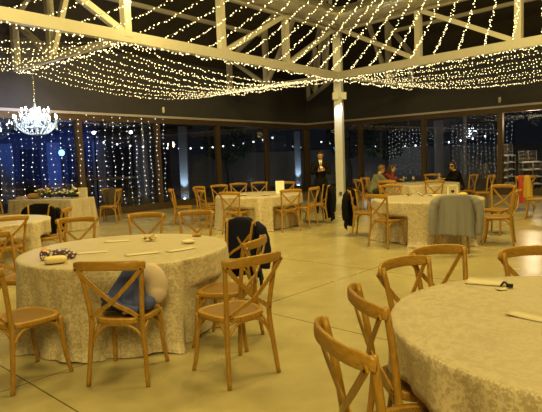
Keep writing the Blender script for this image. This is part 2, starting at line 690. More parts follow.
sk.box((2.30, 17.36, 0.34), (0.09, 0.03, 0.12))
sk.build('socket', M['socket'], col)


def truss(name, P, D, length, bz, topz0, topz1, post_s, braces, w=0.22, up_w=0.12):
    """bottom chord + posts + diagonals + top chord"""
    b = MB()
    b.bar(at(P, bz), at(P + D * length, bz), w * 0.7, w)
    o = tag(b.build(name, M['beam']), kind='structure')
    t = MB()
    t.bar(at(P, topz0), at(P + D * length, topz1), up_w, up_w)
    t.build('top_chord', M['beam'], o)
    tz = lambda s: topz0 + (topz1 - topz0) * s / length
    for s in post_s:
        p = MB()
        p.bar(at(P + D * s, bz), at(P + D * s, tz(s)), 0.16, 0.16, upv=(D.x, D.y, 0))
        p.build('post', M['beam'], o)
    for a, c in braces:
        d = MB()
        d.bar(at(P + D * a, bz + 0.05), at(P + D * c, tz(c)), 0.12, 0.12, upv=(D.x, D.y, 0))
        d.build('brace', M['beam'], o)
    return o


truss('roof_beam', C0, LB, LEN, BZ, TOPC, TOPC, [2.64, 5.2, 7.95, 10.6, 13.2], [(2.64, 0.2), (5.2, 2.64), (7.95, 10.6), (13.2, 10.6)])
truss('roof_beam', C0, RB, LEN, BZ, TOPC, TOPC, [2.9, 5.6, 8.3, 11.0], [(2.9, 0.2), (5.6, 2.9), (8.3, 5.6)])
C1 = C0 + LB * 7.95
C4 = C0 + RB * 7.95
truss('roof_rafter', C0, PL, 4.75, BZ, 7.7, 5.25, [2.9, 4.65], [(2.9, 1.0), (2.9, 4.65)], 0.14, up_w=0.13)
truss('roof_rafter', C1, PL, 4.75, BZ, 7.7, 5.25, [2.9, 4.65], [(2.9, 1.0), (2.9, 4.65)], 0.14, up_w=0.13)
truss('roof_rafter', C0, PR, 4.45, BZ, 7.7, 5.25, [2.9, 4.35], [(2.9, 1.0), (2.9, 4.35)], 0.14, up_w=0.13)
truss('roof_rafter', C4, PR, 4.45, BZ, 7.7, 5.25, [2.9, 4.35], [(2.9, 1.0), (2.9, 4.35)], 0.14, up_w=0.13)
HD = (P0 - C0).normalized()
truss('roof_rafter', C0, HD, 6.7, BZ, 7.7, 4.9, [2.2, 4.4, 6.5], [(2.2, 0.4), (4.4, 2.2), (4.4, 6.5)], 0.12, up_w=0.10)
for D, Pp, zz in ((LB, PL, 5.9), (LB, PL, 6.9), (RB, PR, 5.9), (RB, PR, 6.9)):
    p = MB()
    o = 3.1 if zz < 6.0 else 1.3
    p.bar(at(C0 + Pp * o, zz), at(C0 + Pp * o + D * LEN, zz), 0.09, 0.11)
    tag(p.build('roof_purlin', M['beam']), kind='structure')

# galvanised ducts under the roof above the beams
INW = (LB + RB).normalized()
for D, lab in ((LB, 'long silver air duct above the left roof beam'), (RB, 'long silver air duct above the right roof beam')):
    d = MB()
    a = at(C0 + INW * 0.3, 5.82)
    prof, rr = [], []
    n = 60
    for i in range(n + 1):
        prof.append(a + D * (i * 13.0 / n))
        rr.append(0.30 if i % 6 else 0.325)
    d.tube(prof, rr, 18)
    o = d.build('air_duct', M['duct'])
    tag(o, lab, 'air duct', 'ducts under the roof')
    k = MB()
    for q in (2.5, 5.5, 8.5, 11.5):
        c = a + D * q
        k.bar(c + Vector((0, 0, 0.28)), c + Vector((0, 0, 2.3)), 0.03, 0.03, upv=(D.x, D.y, 0))
    k.build('hanger', M['chrome'], o)

for c, lab in ((P0 + DA * 8.45 + NA * 0.06, 'small white sensor box high on the dark wall over the left windows'),
               (P0 + DB * 8.7 + NB * 0.06, 'small white sensor box high on the dark wall over the right windows')):
    s = MB()
    s.box((c.x, c.y, 3.34), (0.07, 0.07, 0.15))
    s.box((c.x, c.y, 3.25), (0.05, 0.05, 0.05))
    tag(s.build('wall_sensor', M['white']), lab, 'sensor', 'wall sensors')

# ------------------------------------------------------------------ outside, seen through the glass
an = empty('annex_building', (-11.0, 27.5, -0.22), radians(20))
tag(an, 'pale building across the terrace washed in blue light', 'building')
b = MB()
b.box((0, 0, 2.4), (14, 0.3, 4.8))
b.build('wall', M['annex_wall'], an)
for i in range(5):
    q = MB()
    q.box((-4.5 + i * 2.2, -0.2, 1.5), (0.62, 0.12, 3.0))
    q.build('pilaster', M['annex'], an)
for i in range(6):
    q = MB()
    q.box((-5.6 + i * 2.2, -0.18, 1.35), (0.9, 0.08, 2.7))
    q.build('doorway', M['annex_dark'], an)
q = MB()
q.box((0, -0.5, 3.6), (14, 1.0, 0.16))
q.build('canopy', M['annex_dark'], an)
fb = empty('floodlight', (-8.3, 21.4, 0), 0)
tag(fb, 'round blue floodlight glowing outside the left windows', 'floodlight')
q = MB()
q.tube([(0, 0, -0.22), (0, 0, 2.0)], 0.03, 8)
q.build('stand', M['black_metal'], fb)
q = MB()
q.lathe([(0.05, 0.12), (0.12, 0.1), (0.14, 0.0), (0.13, -0.02)], (0, 0, 0), 16)
h = q.build('housing', M['black_metal'], fb)
h.rotation_euler = (radians(-90), 0, 0)
h.location = (0, 0, 2.1)
q = MB()
q.ell((0, 0, 0), (0.12, 0.05, 0.12))
q.build('lens', M['bluelamp'], fb, (0, -0.05, 2.1))


def lamp(name, kind, loc, power, color, target=None, angle=60, size=0.1):
    d = bpy.data.lights.new(name, kind)
    d.energy = power
    d.color = color
    if kind == 'SPOT':
        d.spot_size = radians(angle)
        d.spot_blend = 0.5
    d.shadow_soft_size = size
    o = bpy.data.objects.new(name, d)
    o.location = loc
    if target is not None:
        o.rotation_euler = (Vector(target) - Vector(loc)).to_track_quat('-Z', 'Y').to_euler()
    COL.objects.link(o)
    return o


lamp('blue_flood', 'SPOT', (-8.3, 21.9, 2.1), 620, (0.02, 0.16, 1.0), (-10.9, 26.6, 2.9), 52)
lamp('terrace_wash', 'SPOT', (-9.0, 22.0, 4.5), 130, (0.55, 0.65, 1.0), (-10.5, 27, 1.0), 110)
TC = [(-3.95, 24.6, 'terrace column lit from below outside the left glass, third bay from the corner'),
      (1.75, 33.0, 'terrace column lit from below, seen through the glass just left of the corner post'),
      (8.6, 27.0, 'grey terrace column outside behind the woman in sunglasses')]
for i, (x, y, lab) in enumerate(TC):
    t = empty('terrace_column', (x, y, -0.22))
    tag(t, lab, 'column', 'terrace columns')
    q = MB()
    q.box((0, 0, 1.7), (0.36, 0.36, 3.4))
    q.build('shaft', M['annex'], t)
    if i < 2:
        q = MB()
        q.lathe([(0.09, 0), (0.09, 0.08), (0.05, 0.1)], (0, -0.32, 0), 12)
        u = q.build('uplight', M['black_metal'], t)
        q = MB()
        q.ell((0, -0.32, 0.1), (0.05, 0.05, 0.02))
        q.build('lamp', M['uplamp'], u)
        lamp('column_uplight', 'SPOT', (x, y - 0.42, -0.05), 160, (0.55, 0.78, 1.0), (x, y - 0.1, 3.0), 45, 0.03)

for x, y, h, lab in ((-7.55, 23.2, 3.1, 'white floodlight on a pole outside the second left window, left of the bar table'), (-6.1, 23.8, 3.1, 'white floodlight on a pole outside the second left window, right end')):
    t = empty('pole_lamp', (x, y, -0.22))
    tag(t, lab, 'lamp', 'pole lamps on the terrace')
    q = MB()
    q.tube([(0, 0, 0), (0, 0, h)], 0.03, 8)
    q.build('pole', M['black_metal'], t)
    q = MB()
    q.box((0, 0, h + 0.08), (0.22, 0.10, 0.18))
    q.build('housing', M['black_metal'], t)
    q = MB()
    q.ell((0, -0.055, h + 0.08), (0.08, 0.02, 0.065))
    q.build('lens', M['pole_lens'], t)

# high black table on the terrace
bt = empty('bar_table', (-5.75, 19.0, -0.22), radians(-6))
tag(bt, 'tall narrow bar table with thin black legs outside the left glass', 'table')
q = MB()
q.box((0, 0, 1.29), (1.75, 0.6, 0.06))
q.build('table_top', M['dark_top'], bt)
for sx in (-0.78, 0.78):
    for sy in (-0.24, 0.24):
        q = MB()
        q.box((sx, sy, 0.63), (0.05, 0.05, 1.26))
        q.build('leg', M['black_metal'], bt)
for sx in (-0.78, 0.78):
    q = MB()
    q.box((sx, 0, 0.3), (0.04, 0.44, 0.04))
    q.build('stretcher', M['black_metal'], bt)


def festoon(a, bb, n, sag, lab):
    m = MB()
    a, bb = Vector(a), Vector(bb)
    P = []
    for i in range(41):
        t = i / 40
        p = a.lerp(bb, t)
        p.z -= sag * 4 * t * (1 - t)
        P.append(p)
    m.tube(P, 0.008, 5)
    o = m.build('festoon_lights', M['wire'])
    tag(o, lab, 'string lights', 'festoons over the terrace')
    for i in range(n):
        t = (i + 0.5) / n
        p = a.lerp(bb, t)
        p.z -= sag * 4 * t * (1 - t) + 0.06
        k = MB()
        k.ell(p, 0.045, 0, 8, 6)
        k.build('bulb', M['coolbulb'], o)


festoon((-8.2, 25.5, 2.75), (0.5, 31, 2.9), 16, 0.5, 'line of round festoon bulbs over the terrace behind the left windows')
festoon((3.0, 33, 2.6), (11.5, 26.0, 2.5), 18, 0.5, 'added line of round bulbs standing in for reflections in the right windows')  # bulbs added outside in place of reflections on the right-hand panes


def tree(x, y, h, lab, seed):
    rnd = random.Random(seed)
    t = empty('olive_tree', (x, y, -0.22))
    tag(t, lab, 'tree', 'trees beyond the terrace')
    m = MB()
    m.tube(spline([(0, 0, 0), (0.1, 0.05, h * 0.25), (-0.05, 0, h * 0.5), (0.05, 0.1, h * 0.75)], 4), [0.16 - 0.008 * i for i in range(13)], 8)
    for k in range(5):
        a = k * 1.26
        m.tube([(0, 0, h * 0.42), (0.5 * cos(a), 0.5 * sin(a), h * 0.62), (0.9 * cos(a), 0.9 * sin(a), h * 0.8)], [0.07, 0.05, 0.02], 6)
    m.build('trunk', M['bark'], t)
    m = MB()
    for k in range(900):
        a, bq = rnd.uniform(0, 2 * pi), rnd.uniform(-1, 1)
        rr = rnd.uniform(0.5, 1.0) ** 0.5
        c = Vector((cos(a) * rr * 1.35 * (1 - bq * bq) ** 0.5, sin(a) * rr * 1.35 * (1 - bq * bq) ** 0.5, h * 0.75 + bq * h * 0.3))
        R = Matrix.Rotation(rnd.uniform(0, 6.28), 3, Vector((rnd.uniform(-1, 1), rnd.uniform(-1, 1), rnd.uniform(-1, 1))).normalized())
        l, w = 0.13, 0.045
        m.add([c + R @ Vector(p) for p in ((-l, 0, 0), (0, -w, 0.01), (l, 0, 0), (0, w, 0.01))], [(0, 1, 2, 3)], 0, False)
    m.build('foliage', M['leaf'], t)


tree(-2.3, 29, 3.6, 'dark tree beyond the terrace behind the middle left window', 1)
tree(4.6, 31, 3.8, 'dark tree beyond the terrace seen right of the white column', 2)
tree(6.4, 29.5, 3.4, 'dark tree beyond the terrace seen above the seated couple', 3)
lamp('garden_glow', 'POINT', (-1.0, 27.5, 0.6), 22, (0.85, 0.9, 1.0), size=0.2)
lamp('garden_glow', 'POINT', (5.2, 28.0, 0.6), 25, (0.9, 0.92, 1.0), size=0.2)

# low pale wall at the back of the terrace
q = MB()
q.box((4, 34.5, 0.9), (34, 0.3, 2.2))
tag(q.build('wall_terrace', M['annex']), kind='structure')

# stacks of silver banquet chairs outside the right-hand glass


def stack_chair():
    t = empty('stacking_chair')
    m = MB()
    for sx in (-0.19, 0.19):
        m.tube([(sx, 0.19, 0), (sx * 0.95, 0.18, 0.45)], 0.014, 8)
        m.tube(spline([(sx, -0.2, 0), (sx * 0.95, -0.18, 0.45), (sx * 0.95, -0.23, 0.90)], 5), 0.014, 8)
        m.tube([(sx, -0.19, 0.16), (sx, 0.185, 0.16)], 0.010, 6)
    m.tube([(-0.19, 0.185, 0.16), (0.19, 0.185, 0.16)], 0.010, 6)
    for z in (0.62, 0.74, 0.88):
        m.tube([(-0.185, -0.225, z), (0.185, -0.225, z)], 0.012, 6)
    m.build('frame', M['ghost_metal'], t)
    m = MB()
    for k in range(5):
        x = -0.12 + 0.06 * k
        m.tube([(x, -0.225, 0.62), (x, -0.228, 0.88)], 0.007, 6)
    m.build('spindles', M['ghost_metal'], t)
    m = MB()
    m.box((0, 0, 0.455), (0.40, 0.39, 0.03))
    m.ell((0, 0, 0.475), (0.20, 0.19, 0.025), 0, 16, 6)
    m.build('seat', M['white'], t)
    return t


sc0 = stack_chair()
first = True
for (x, y, n, dz, rz, where) in ((8.95, 20.4, 5, 0.28, 160, 'tall stack nearest the right mullion'), (9.65, 21.4, 5, 0.28, 170, 'tall stack set farther back'),
                                 (9.75, 20.2, 4, 0.28, 175, 'middle stack outside'), (10.25, 20.5, 4, 0.28, 185, 'stack at the right edge')):
    for k in range(n):
        o = sc0 if first else copy_tree(sc0)
        first = False
        o.location = (x, y, -0.22 + k * dz)
        o.rotation_euler = (0, 0, radians(rz))
        ordw = ['lowest', 'second from the bottom', 'third from the bottom', 'fourth from the bottom', 'topmost'][k if k < n - 1 else 4]
        tag(o, 'silver stacking chair, %s of the %s' % (ordw, where), 'chair', 'stacked silver chairs outside')
lamp('store_glow', 'POINT', (9.4, 18.9, 2.6), 90, (1.0, 0.75, 0.5), size=0.2)

# ------------------------------------------------------------------ banquet tables


def round_table(loc, R, label, dents=(), seed=0, nfold=13, zt=0.755):
    rnd = random.Random(seed)
    t = empty('banquet_table', (loc[0], loc[1], 0))
    tag(t, label, 'table', 'round banquet tables')
    seg = 200
    ph = [rnd.uniform(0, 2 * pi) for _ in range(6)]
    fr = [nfold, nfold + 4, nfold * 2 - 1, 5, nfold + 9, 31]
    am = [0.50, 0.40, 0.28, 0.25, 0.25, 0.12]

    def fold(th):
        return sum(a * sin(f * th + p) for a, f, p in zip(am, fr, ph))
    rows = []
    for rr in (0.25, 0.5, 0.75, 0.92):
        rows.append([(R * rr, zt + 0.0015 * sin(7 * rr))] * seg)
    rows.append([(R - 0.022, zt)] * seg)
    rows.append([(R - 0.008, zt - 0.004)] * seg)
    rows.append([(R, zt - 0.016)] * seg)
    K = 20
    for k in range(1, K + 1):
        tt = k / K
        row = []
        for j in range(seg):
            th = 2 * pi * j / seg
            f = fold(th)
            z = (zt - 0.016) * (1 - tt) + 0.006
            a = 0.004 + 0.062 * tt ** 0.8
            r = R + a * f - 0.012 * sin(pi * tt)
            if tt > 0.9:
                g = (tt - 0.9) / 0.1
                r += g * (0.018 + 0.022 * sin(3 * th + ph[0]) + 0.03 * max(0, f))
                z += 0.012 * g * max(0, sin(9 * th + ph[1]))
            if dents:
                w = 1 - sstep(0.495, 0.51, z)      # the cloth rests on the seat, then tucks in front of it
                r = r * (1 - w) + min(r, dents[j] + a * f * 0.25 - 0.01) * w
            row.append((r, z))
        rows.append(row)
    vs = [(0, 0, zt)]
    for row in rows:
        for j, (r, z) in enumerate(row):
            th = 2 * pi * j / seg
            vs.append((r * cos(th), r * sin(th), z))
    m = MB()
    fs = [(0, 1 + j, 1 + (j + 1) % seg) for j in range(seg)]
    mis = [1] * seg
    for i in range(len(rows) - 1):
        for j in range(seg):
            j2 = (j + 1) % seg
            fs.append((1 + i * seg + j, 1 + (i + 1) * seg + j, 1 + (i + 1) * seg + j2, 1 + i * seg + j2))
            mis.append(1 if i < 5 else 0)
    m.add(vs, fs, 0, True)
    m.mi = mis
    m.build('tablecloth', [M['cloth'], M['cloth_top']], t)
    m = MB()
    m.lathe([(R - 0.06, 0.715), (R - 0.05, 0.72), (R - 0.05, 0.742), (R - 0.06, 0.745)], (0, 0, 0), 48)
    m.build('tabletop', M['dark_top'], t)
    m = MB()
    m.tube([(0, 0, 0.02), (0, 0, 0.716)], 0.05, 12)
    for k in range(4):
        a = k * pi / 2 + 0.4
        m.tube([(0, 0, 0.06), (0.28 * cos(a), 0.28 * sin(a), 0.03)], 0.025, 8)
    m.build('pedestal', M['black_metal'], t)
    return t


# table centres
T1 = (-1.405, 5.04)
T2 = (1.515, 2.38)
T3 = (-0.27, 12.25)
T4 = (2.82, 9.52)
T5 = (4.10, 14.30)
TG = (-4.45, 8.15)

# chairs: (rear_x, rear_y, facing_deg, label)
CH = [
    # round the left front table
    (-1.12, 3.605, 84, 'cross-back chair seen from behind, blue jacket on its seat, at the left front table'),
    (-0.155, 3.615, 129, 'cross-back chair pulled out on the right of the left front table, nearest the open floor'),
    (-0.175, 4.40, 163, 'cross-back chair tucked between the navy coat and the pulled-out chair'),
    (-2.00, 3.63, 57, 'cross-back chair at the left edge of the photo with its back cut off'),
    (-2.76, 5.30, -8, 'cross-back chair on the far left side of the left front table, mostly cut off'),
    (-2.45, 6.63, -76, 'cross-back chair behind the left front table, leftmost of the three along its far side'),
    (-1.64, 6.88, -92, 'cross-back chair behind the left front table, middle of the three along its far side'),
    (-1.00, 6.97, -95, 'cross-back chair behind the left front table, rightmost of the three along its far side'),
    (-0.36, 5.80, 222, 'cross-back chair wearing a navy coat beside the left front table'),
    # round the right front table
    (0.278, 1.930, 15, 'big cross-back chair in front left of the right front table, its rail nearest the camera'),
    (0.475, 2.48, 6, 'cross-back chair on the left of the right front table, second from the camera'),
    (0.83, 3.20, -51, 'cross-back chair behind the right front table, leftmost with an angled rail'),
    (1.15, 3.58, -65, 'cross-back chair behind the right front table, between two others'),
    (1.735, 3.42, -86, 'cross-back chair behind the right front table cut by the right edge'),
    # table at far left
    (-3.60, 7.22, 125, 'cross-back chair in front of the far left round table, cut by the left edge'),
    (-3.28, 8.38, 190, 'cross-back chair on the right of the far left round table beside the black coat'),
    (-4.05, 9.20, -108, 'cross-back chair hidden under a black coat behind the far left round table'),
    # head table
    (-4.10, 14.20, 182, 'cross-back chair side-on to the right of the flower-decked long table'),
    (-4.46, 14.75, 98, 'cross-back chair carrying a brown jacket near the end of the flower-decked table'),
    (-6.42, 12.45, 40, 'cross-back chair with a cream sweater at the left end of the long table'),
    # centre table
    (0.42, 11.18, 112, 'cross-back chair in front of the centre table, on its right half, back to the camera'),
    (0.95, 11.75, 150, 'cross-back chair at the right end of the centre table beside the long black coat'),
    (1.30, 12.55, 188, 'cross-back chair wearing the long black coat at the right of the centre table'),
    (-0.85, 11.05, 66, 'cross-back chair in front of the centre table at its left half'),
    (-1.62, 12.35, 30, 'cross-back chair at the left end of the centre table'),
    (-1.85, 13.85, -30, 'cross-back chair half hidden behind the one at the left end of the centre table'),
    (-1.38, 14.35, -65, 'cross-back chair behind the centre table, leftmost of its far side'),
    (-0.90, 15.00, -88, 'cross-back chair behind the centre table, second from the left of its far side'),
    (-0.32, 15.30, -90, 'cross-back chair behind the centre table, standing alone at its middle'),
    (0.44, 14.80, -100, 'cross-back chair behind the white upright card on the centre table'),
    (-2.42, 13.10, 4, 'lone cross-back chair side-on left of the centre table'),
    # right middle table
    (1.775, 8.84, 36, 'cross-back chair at the front left of the right middle table, empty'),
    (1.62, 10.35, -22, 'cross-back chair carrying a dark coat left of the right middle table'),
    (2.80, 8.06, 84, 'cross-back chair under the grey blazer in front of the right middle table'),
    (4.02, 8.70, 152, 'cross-back chair right of the right middle table, nearer of the two'),
    (4.42, 10.07, 218, 'cross-back chair right of the right middle table, farther of the two'),
    (2.60, 11.42, -88, 'cross-back chair on the far side of the right middle table, nearest the couple'),
    # far right table and loose chairs
    (2.95, 13.40, 62, 'cross-back chair in front of the man in grey at the far right table'),
    (2.85, 15.80, -40, 'cross-back chair behind the man in grey'),
    (5.07, 16.55, -108, 'cross-back chair behind the far right table, by the window'),
    (3.98, 12.85, 92, 'cross-back chair with its back to the camera before the far table, right of the couple'),
    (5.82, 15.20, 184, 'cross-back chair the woman in sunglasses sits on'),
    (6.45, 13.40, 84, 'cross-back chair draped with yellow and red cloths at the right edge'),
    (5.95, 14.30, 175, 'small cross-back chair by the thick right mullion, half hidden'),
    (6.20, 11.75, 150, 'cross-back chair cut by the right edge behind the draped chair'),
    (2.48, 14.85, 14, 'cross-back chair the man in grey sits on'),
    (2.86, 15.62, -14, 'cross-back chair the woman in maroon sits on'),
]


def dents_for(T, R, seg=200):
    """how far out the skirt may hang in each direction before it meets a chair seat"""
    lim = [9.0] * seg
    c = Vector(T)
    for (x, y, a, l) in CH:
        d = Vector((cos(radians(a)), sin(radians(a))))
        n = Vector((-d.y, d.x))
        o = c - Vector((x, y))
        if o.length > R + 0.9:
            continue
        ox, oy = o.dot(d), o.dot(n)
        for k in range(seg):
            th = 2 * pi * k / seg
            v = Vector((cos(th), sin(th)))
            vx, vy = v.dot(d), v.dot(n)
            t0, t1 = 0.0, 9.0
            for p, q, lo, hi in ((ox, vx, -0.06, 0.515), (oy, vy, -0.265, 0.265)):
                if abs(q) < 1e-6:
                    if p < lo or p > hi:
                        t0 = 99
                    continue
                u0, u1 = sorted(((lo - p) / q, (hi - p) / q))
                t0, t1 = max(t0, u0), min(t1, u1)
            if t0 < t1 and t0 > 0.05:
                lim[k] = min(lim[k], t0)
    return [min(lim[(k + e) % seg] for e in (-1, 0, 1)) for k in range(seg)]


round_table(T1, 0.965, 'round table in champagne damask cloth, left front, carrying an orange and print pouch', dents_for(T1, 0.965), 1)
round_table(T2, 0.965, 'round table under a champagne damask cloth at the right front corner, nearest the camera', dents_for(T2, 0.965), 2)
round_table(T3, 1.0, 'round table under a champagne damask cloth in the centre with a white upright card', dents_for(T3, 1.0), 3)
round_table(T4, 0.965, 'round table under a champagne damask cloth, right of centre, grey blazer in front of it', dents_for(T4, 0.965), 4)
round_table(T5, 0.965, 'far round table under a champagne cloth where the couple sits', dents_for(T5, 0.965), 5)
round_table(TG, 0.965, 'round table under a champagne cloth at the far left, black coat behind it', dents_for(TG, 0.965), 6)


def head_table(loc, rz, w, d, label):
    t = empty('head_table', (loc[0], loc[1], 0), rz)
    tag(t, label, 'table')
    seg = []
    cr = 0.06
    per = []
    for (cx, cy, a0) in ((w / 2 - cr, d / 2 - cr, 0), (-w / 2 + cr, d / 2 - cr, 90), (-w / 2 + cr, -d / 2 + cr, 180), (w / 2 - cr, -d / 2 + cr, 270)):
        for k in range(7):
            a = radians(a0 + 15 * k)
            per.append((Vector((cx + cr * cos(a), cy + cr * sin(a))), Vector((cos(a), sin(a)))))
    # resample
    full = []
    for i in range(len(per)):
        p, n = per[i]
        q, n2 = per[(i + 1) % len(per)]
        k = max(1, int((q - p).length / 0.02))
        for j in range(k):
            full.append((p.lerp(q, j / k), n.lerp(n2, j / k).normalized()))
    rows = []
    L = len(full)
    for z, grow in [(0.765, -0.06), (0.765, -0.02), (0.76, -0.005), (0.75, 0.0)]:
        rows.append([(p + n * grow, z) for p, n in full])
    for k in range(1, 15):
        tt = k / 14
        rows.append([(p + n * (0.05 * tt + 0.03 * tt * sin(i * 0.33 + 1.3 * sin(i * 0.07)) + 0.012 * tt * sin(i * 0.81)), 0.75 * (1 - tt) + 0.008) for i, (p, n) in enumerate(full)])
    m = MB()
    vs = [(p.x, p.y, z) for row in rows for p, z in row]
    fs = [tuple(range(L))]
    for i in range(len(rows) - 1):
        for j in range(L):
            j2 = (j + 1) % L
            fs.append((i * L + j, (i + 1) * L + j, (i + 1) * L + j2, i * L + j2))
    m.add(vs, fs)
    m.build('tablecloth', M['cloth_top'], t)
    m = MB()
    m.box((0, 0, 0.735), (w - 0.1, d - 0.1, 0.03))
    m.build('tabletop', M['dark_top'], t)
    for sx in (-1, 1):
        q = MB()
        q.box((sx * (w / 2 - 0.2), 0, 0.36), (0.05, d - 0.3, 0.72))
        q.build('leg', M['black_metal'], t)
    return t


HTC, HTA = Vector((-5.52, 13.32)), radians(-19.5)
head_table(HTC, HTA, 2.0, 0.85, 'long table under a pleated cream cloth with flowers along it, below the chandelier')

# ------------------------------------------------------------------ cross-back chairs


def ribbon(w, th):
    return [(-w / 2, -th / 2), (-w / 2 + th * 0.3, -th / 2 - th * 0.0), (w / 2 - th * 0.3, -th / 2), (w / 2, -th / 2), (w / 2, th / 2), (-w / 2, th / 2)]


def make_chair():
    t = empty('cross_back_chair')
    # seat frame ring
    n = 48
    m = MB()

    def outl(k, sc, z):
        a = 2 * pi * k / n
        c, s = cos(a), sin(a)
        e = 2 / 3.2
        x = math.copysign(abs(c) ** e, c)
        y = math.copysign(abs(s) ** e, s)
        wx = 0.212 + 0.024 * y
        return (x * wx * sc, 0.0 + y * 0.212 * sc, z)
    prof = [(0.985, 0.432), (1.0, 0.440), (1.0, 0.462), (0.985, 0.470), (0.86, 0.470), (0.83, 0.462), (0.83, 0.440), (0.86, 0.432)]
    vs = [outl(k, sc, z) for sc, z in prof for k in range(n)]
    fs = []
    K = len(prof)
    for i in range(K):
        i2 = (i + 1) % K
        for k in range(n):
            k2 = (k + 1) % n
            fs.append((i * n + k, i * n + k2, i2 * n + k2, i2 * n + k))
    m.add(vs, fs)
    m.build('seat_frame', M['wood'], t)
    m = MB()
    rings = [(0.86, 0.467), (0.6, 0.463), (0.3, 0.460)]
    vs = [outl(k, sc, z) for sc, z in rings for k in range(n)] + [(0, 0, 0.459)]
    bo = len(vs)
    vs += [outl(k, sc, z - 0.008) for sc, z in rings for k in range(n)] + [(0, 0, 0.451)]
    fs = []
    for base, flip in ((0, False), (bo, True)):
        for i in range(2):
            for k in range(n):
                k2 = (k + 1) % n
                f = (base + i * n + k, base + i * n + k2, base + (i + 1) * n + k2, base + (i + 1) * n + k)
                fs.append(f[::-1] if flip else f)
        for k in range(n):
            f = (base + 2 * n + k, base + 2 * n + (k + 1) % n, base + 3 * n)
            fs.append(f[::-1] if flip else f)
    m.add(vs, fs)
    m.build('seat', M['weave'], t)
    for s in (-1, 1):
        m = MB()
        m.tube(spline([(s * 0.218, -0.255, 0), (s * 0.203, -0.228, 0.2), (s * 0.187, -0.207, 0.42), (s * 0.188, -0.212, 0.52), (s * 0.204, -0.236, 0.70), (s * 0.228, -0.270, 0.892)], 5),
               [0.0155 + 0.003 * sin(pi * i / 25) for i in range(26)], 10)
        m.build('rear_leg', M['wood'], t)
        m = MB()
        m.tube(spline([(s * 0.190, 0.172, 0.445), (s * 0.192, 0.178, 0.3), (s * 0.200, 0.195, 0.13), (s * 0.214, 0.222, 0)], 5), [0.0175 - 0.0002 * i for i in range(16)], 10)
        m.build('front_leg', M['wood'], t)
    # top rail
    m = MB()
    P = []
    for i in range(25):
        u = -1 + 2 * i / 24
        P.append((0.252 * u, -0.272 - 0.082 * (1 - abs(u) ** 2.6), 0.868 + 0.012 * (1 - u * u)))
    hh, tt = 0.034, 0.0125
    prof = [(tt * cos(a) * 1.0, hh * math.copysign(abs(sin(a)) ** 0.55, sin(a))) for a in [2 * pi * j / 14 for j in range(14)]]
    sc = [0.72 + 0.28 * sstep(0, 2.5, min(i, 24 - i)) for i in range(25)]
    m.sweep(P, prof, (0, 0, 1), 0, True, True, sc)
    m.build('top_rail', M['rail_wood'], t)
    for s in (-1, 1):
        m = MB()
        off = -0.004 * s
        P = spline([(s * 0.240, -0.302, 0.858), (s * 0.145, -0.298 + off, 0.750), (0, -0.282 + off * 2, 0.610), (-s * 0.10, -0.252 + off, 0.545), (-s * 0.176, -0.228, 0.490)], 6)
        m.sweep(P, [(-0.0045, -0.0145), (0.0045, -0.0145), (0.0045, 0.0145), (-0.0045, 0.0145)], (0, 1, 0.05), 0, False)
        # flat strip: broad face looks backward
        m.v = []
        m.f, m.mi, m.sm = [], [], []
        m.sweep(P, [(-0.0145, -0.0045), (0.0145, -0.0045), (0.0145, 0.0045), (-0.0145, 0.0045)], (0, 1, 0.05), 0, False)
        for c in ((s * 0.230, -0.308, 0.846), (-s * 0.172, -0.234, 0.496)):
            m.ell(c, (0.007, 0.004, 0.007), 1, 10, 6)
        m.build('cross_slat', [M['wood'], M['bolt']], t)
        # side brace
        m = MB()
        m.tube(spline([(s * 0.196, -0.222, 0.235), (s * 0.186, -0.195, 0.34), (s * 0.182, -0.12, 0.415), (s * 0.184, 0.0, 0.428), (s * 0.186, 0.10, 0.415), (s * 0.190, 0.165, 0.34), (s * 0.192, 0.18, 0.235)], 4), 0.0115, 8)
        m.build('brace', M['wood'], t)
    for y0, y1 in ((-0.226, -0.198), (0.182, 0.168)):
        m = MB()
        m.tube(spline([(-0.196, y0, 0.235), (-0.168, y1, 0.345), (-0.09, y1, 0.418), (0, y1, 0.428), (0.09, y1, 0.418), (0.168, y1, 0.345), (0.196, y0, 0.235)], 4), 0.0115, 8)
        m.build('brace', M['wood'], t)
    return t


chair0 = make_chair()


def chair_place(i):
    x, y, a, lab = CH[i]
    r = radians(a)
    return x + 0.255 * cos(r), y + 0.255 * sin(r), r - pi / 2


for i in range(len(CH)):
    o = chair0 if i == 0 else copy_tree(chair0)
    x, y, rz = chair_place(i)
    o.location = (x, y, 0)
    o.rotation_euler = (0, 0, rz)
    tag(o, CH[i][3], 'chair', 'cross-back banquet chairs')


def chair_index(key):
    for i, c in enumerate(CH):
        if key in c[3]:
            return i
    raise KeyError(key)


# ------------------------------------------------------------------ coats hung over chair backs


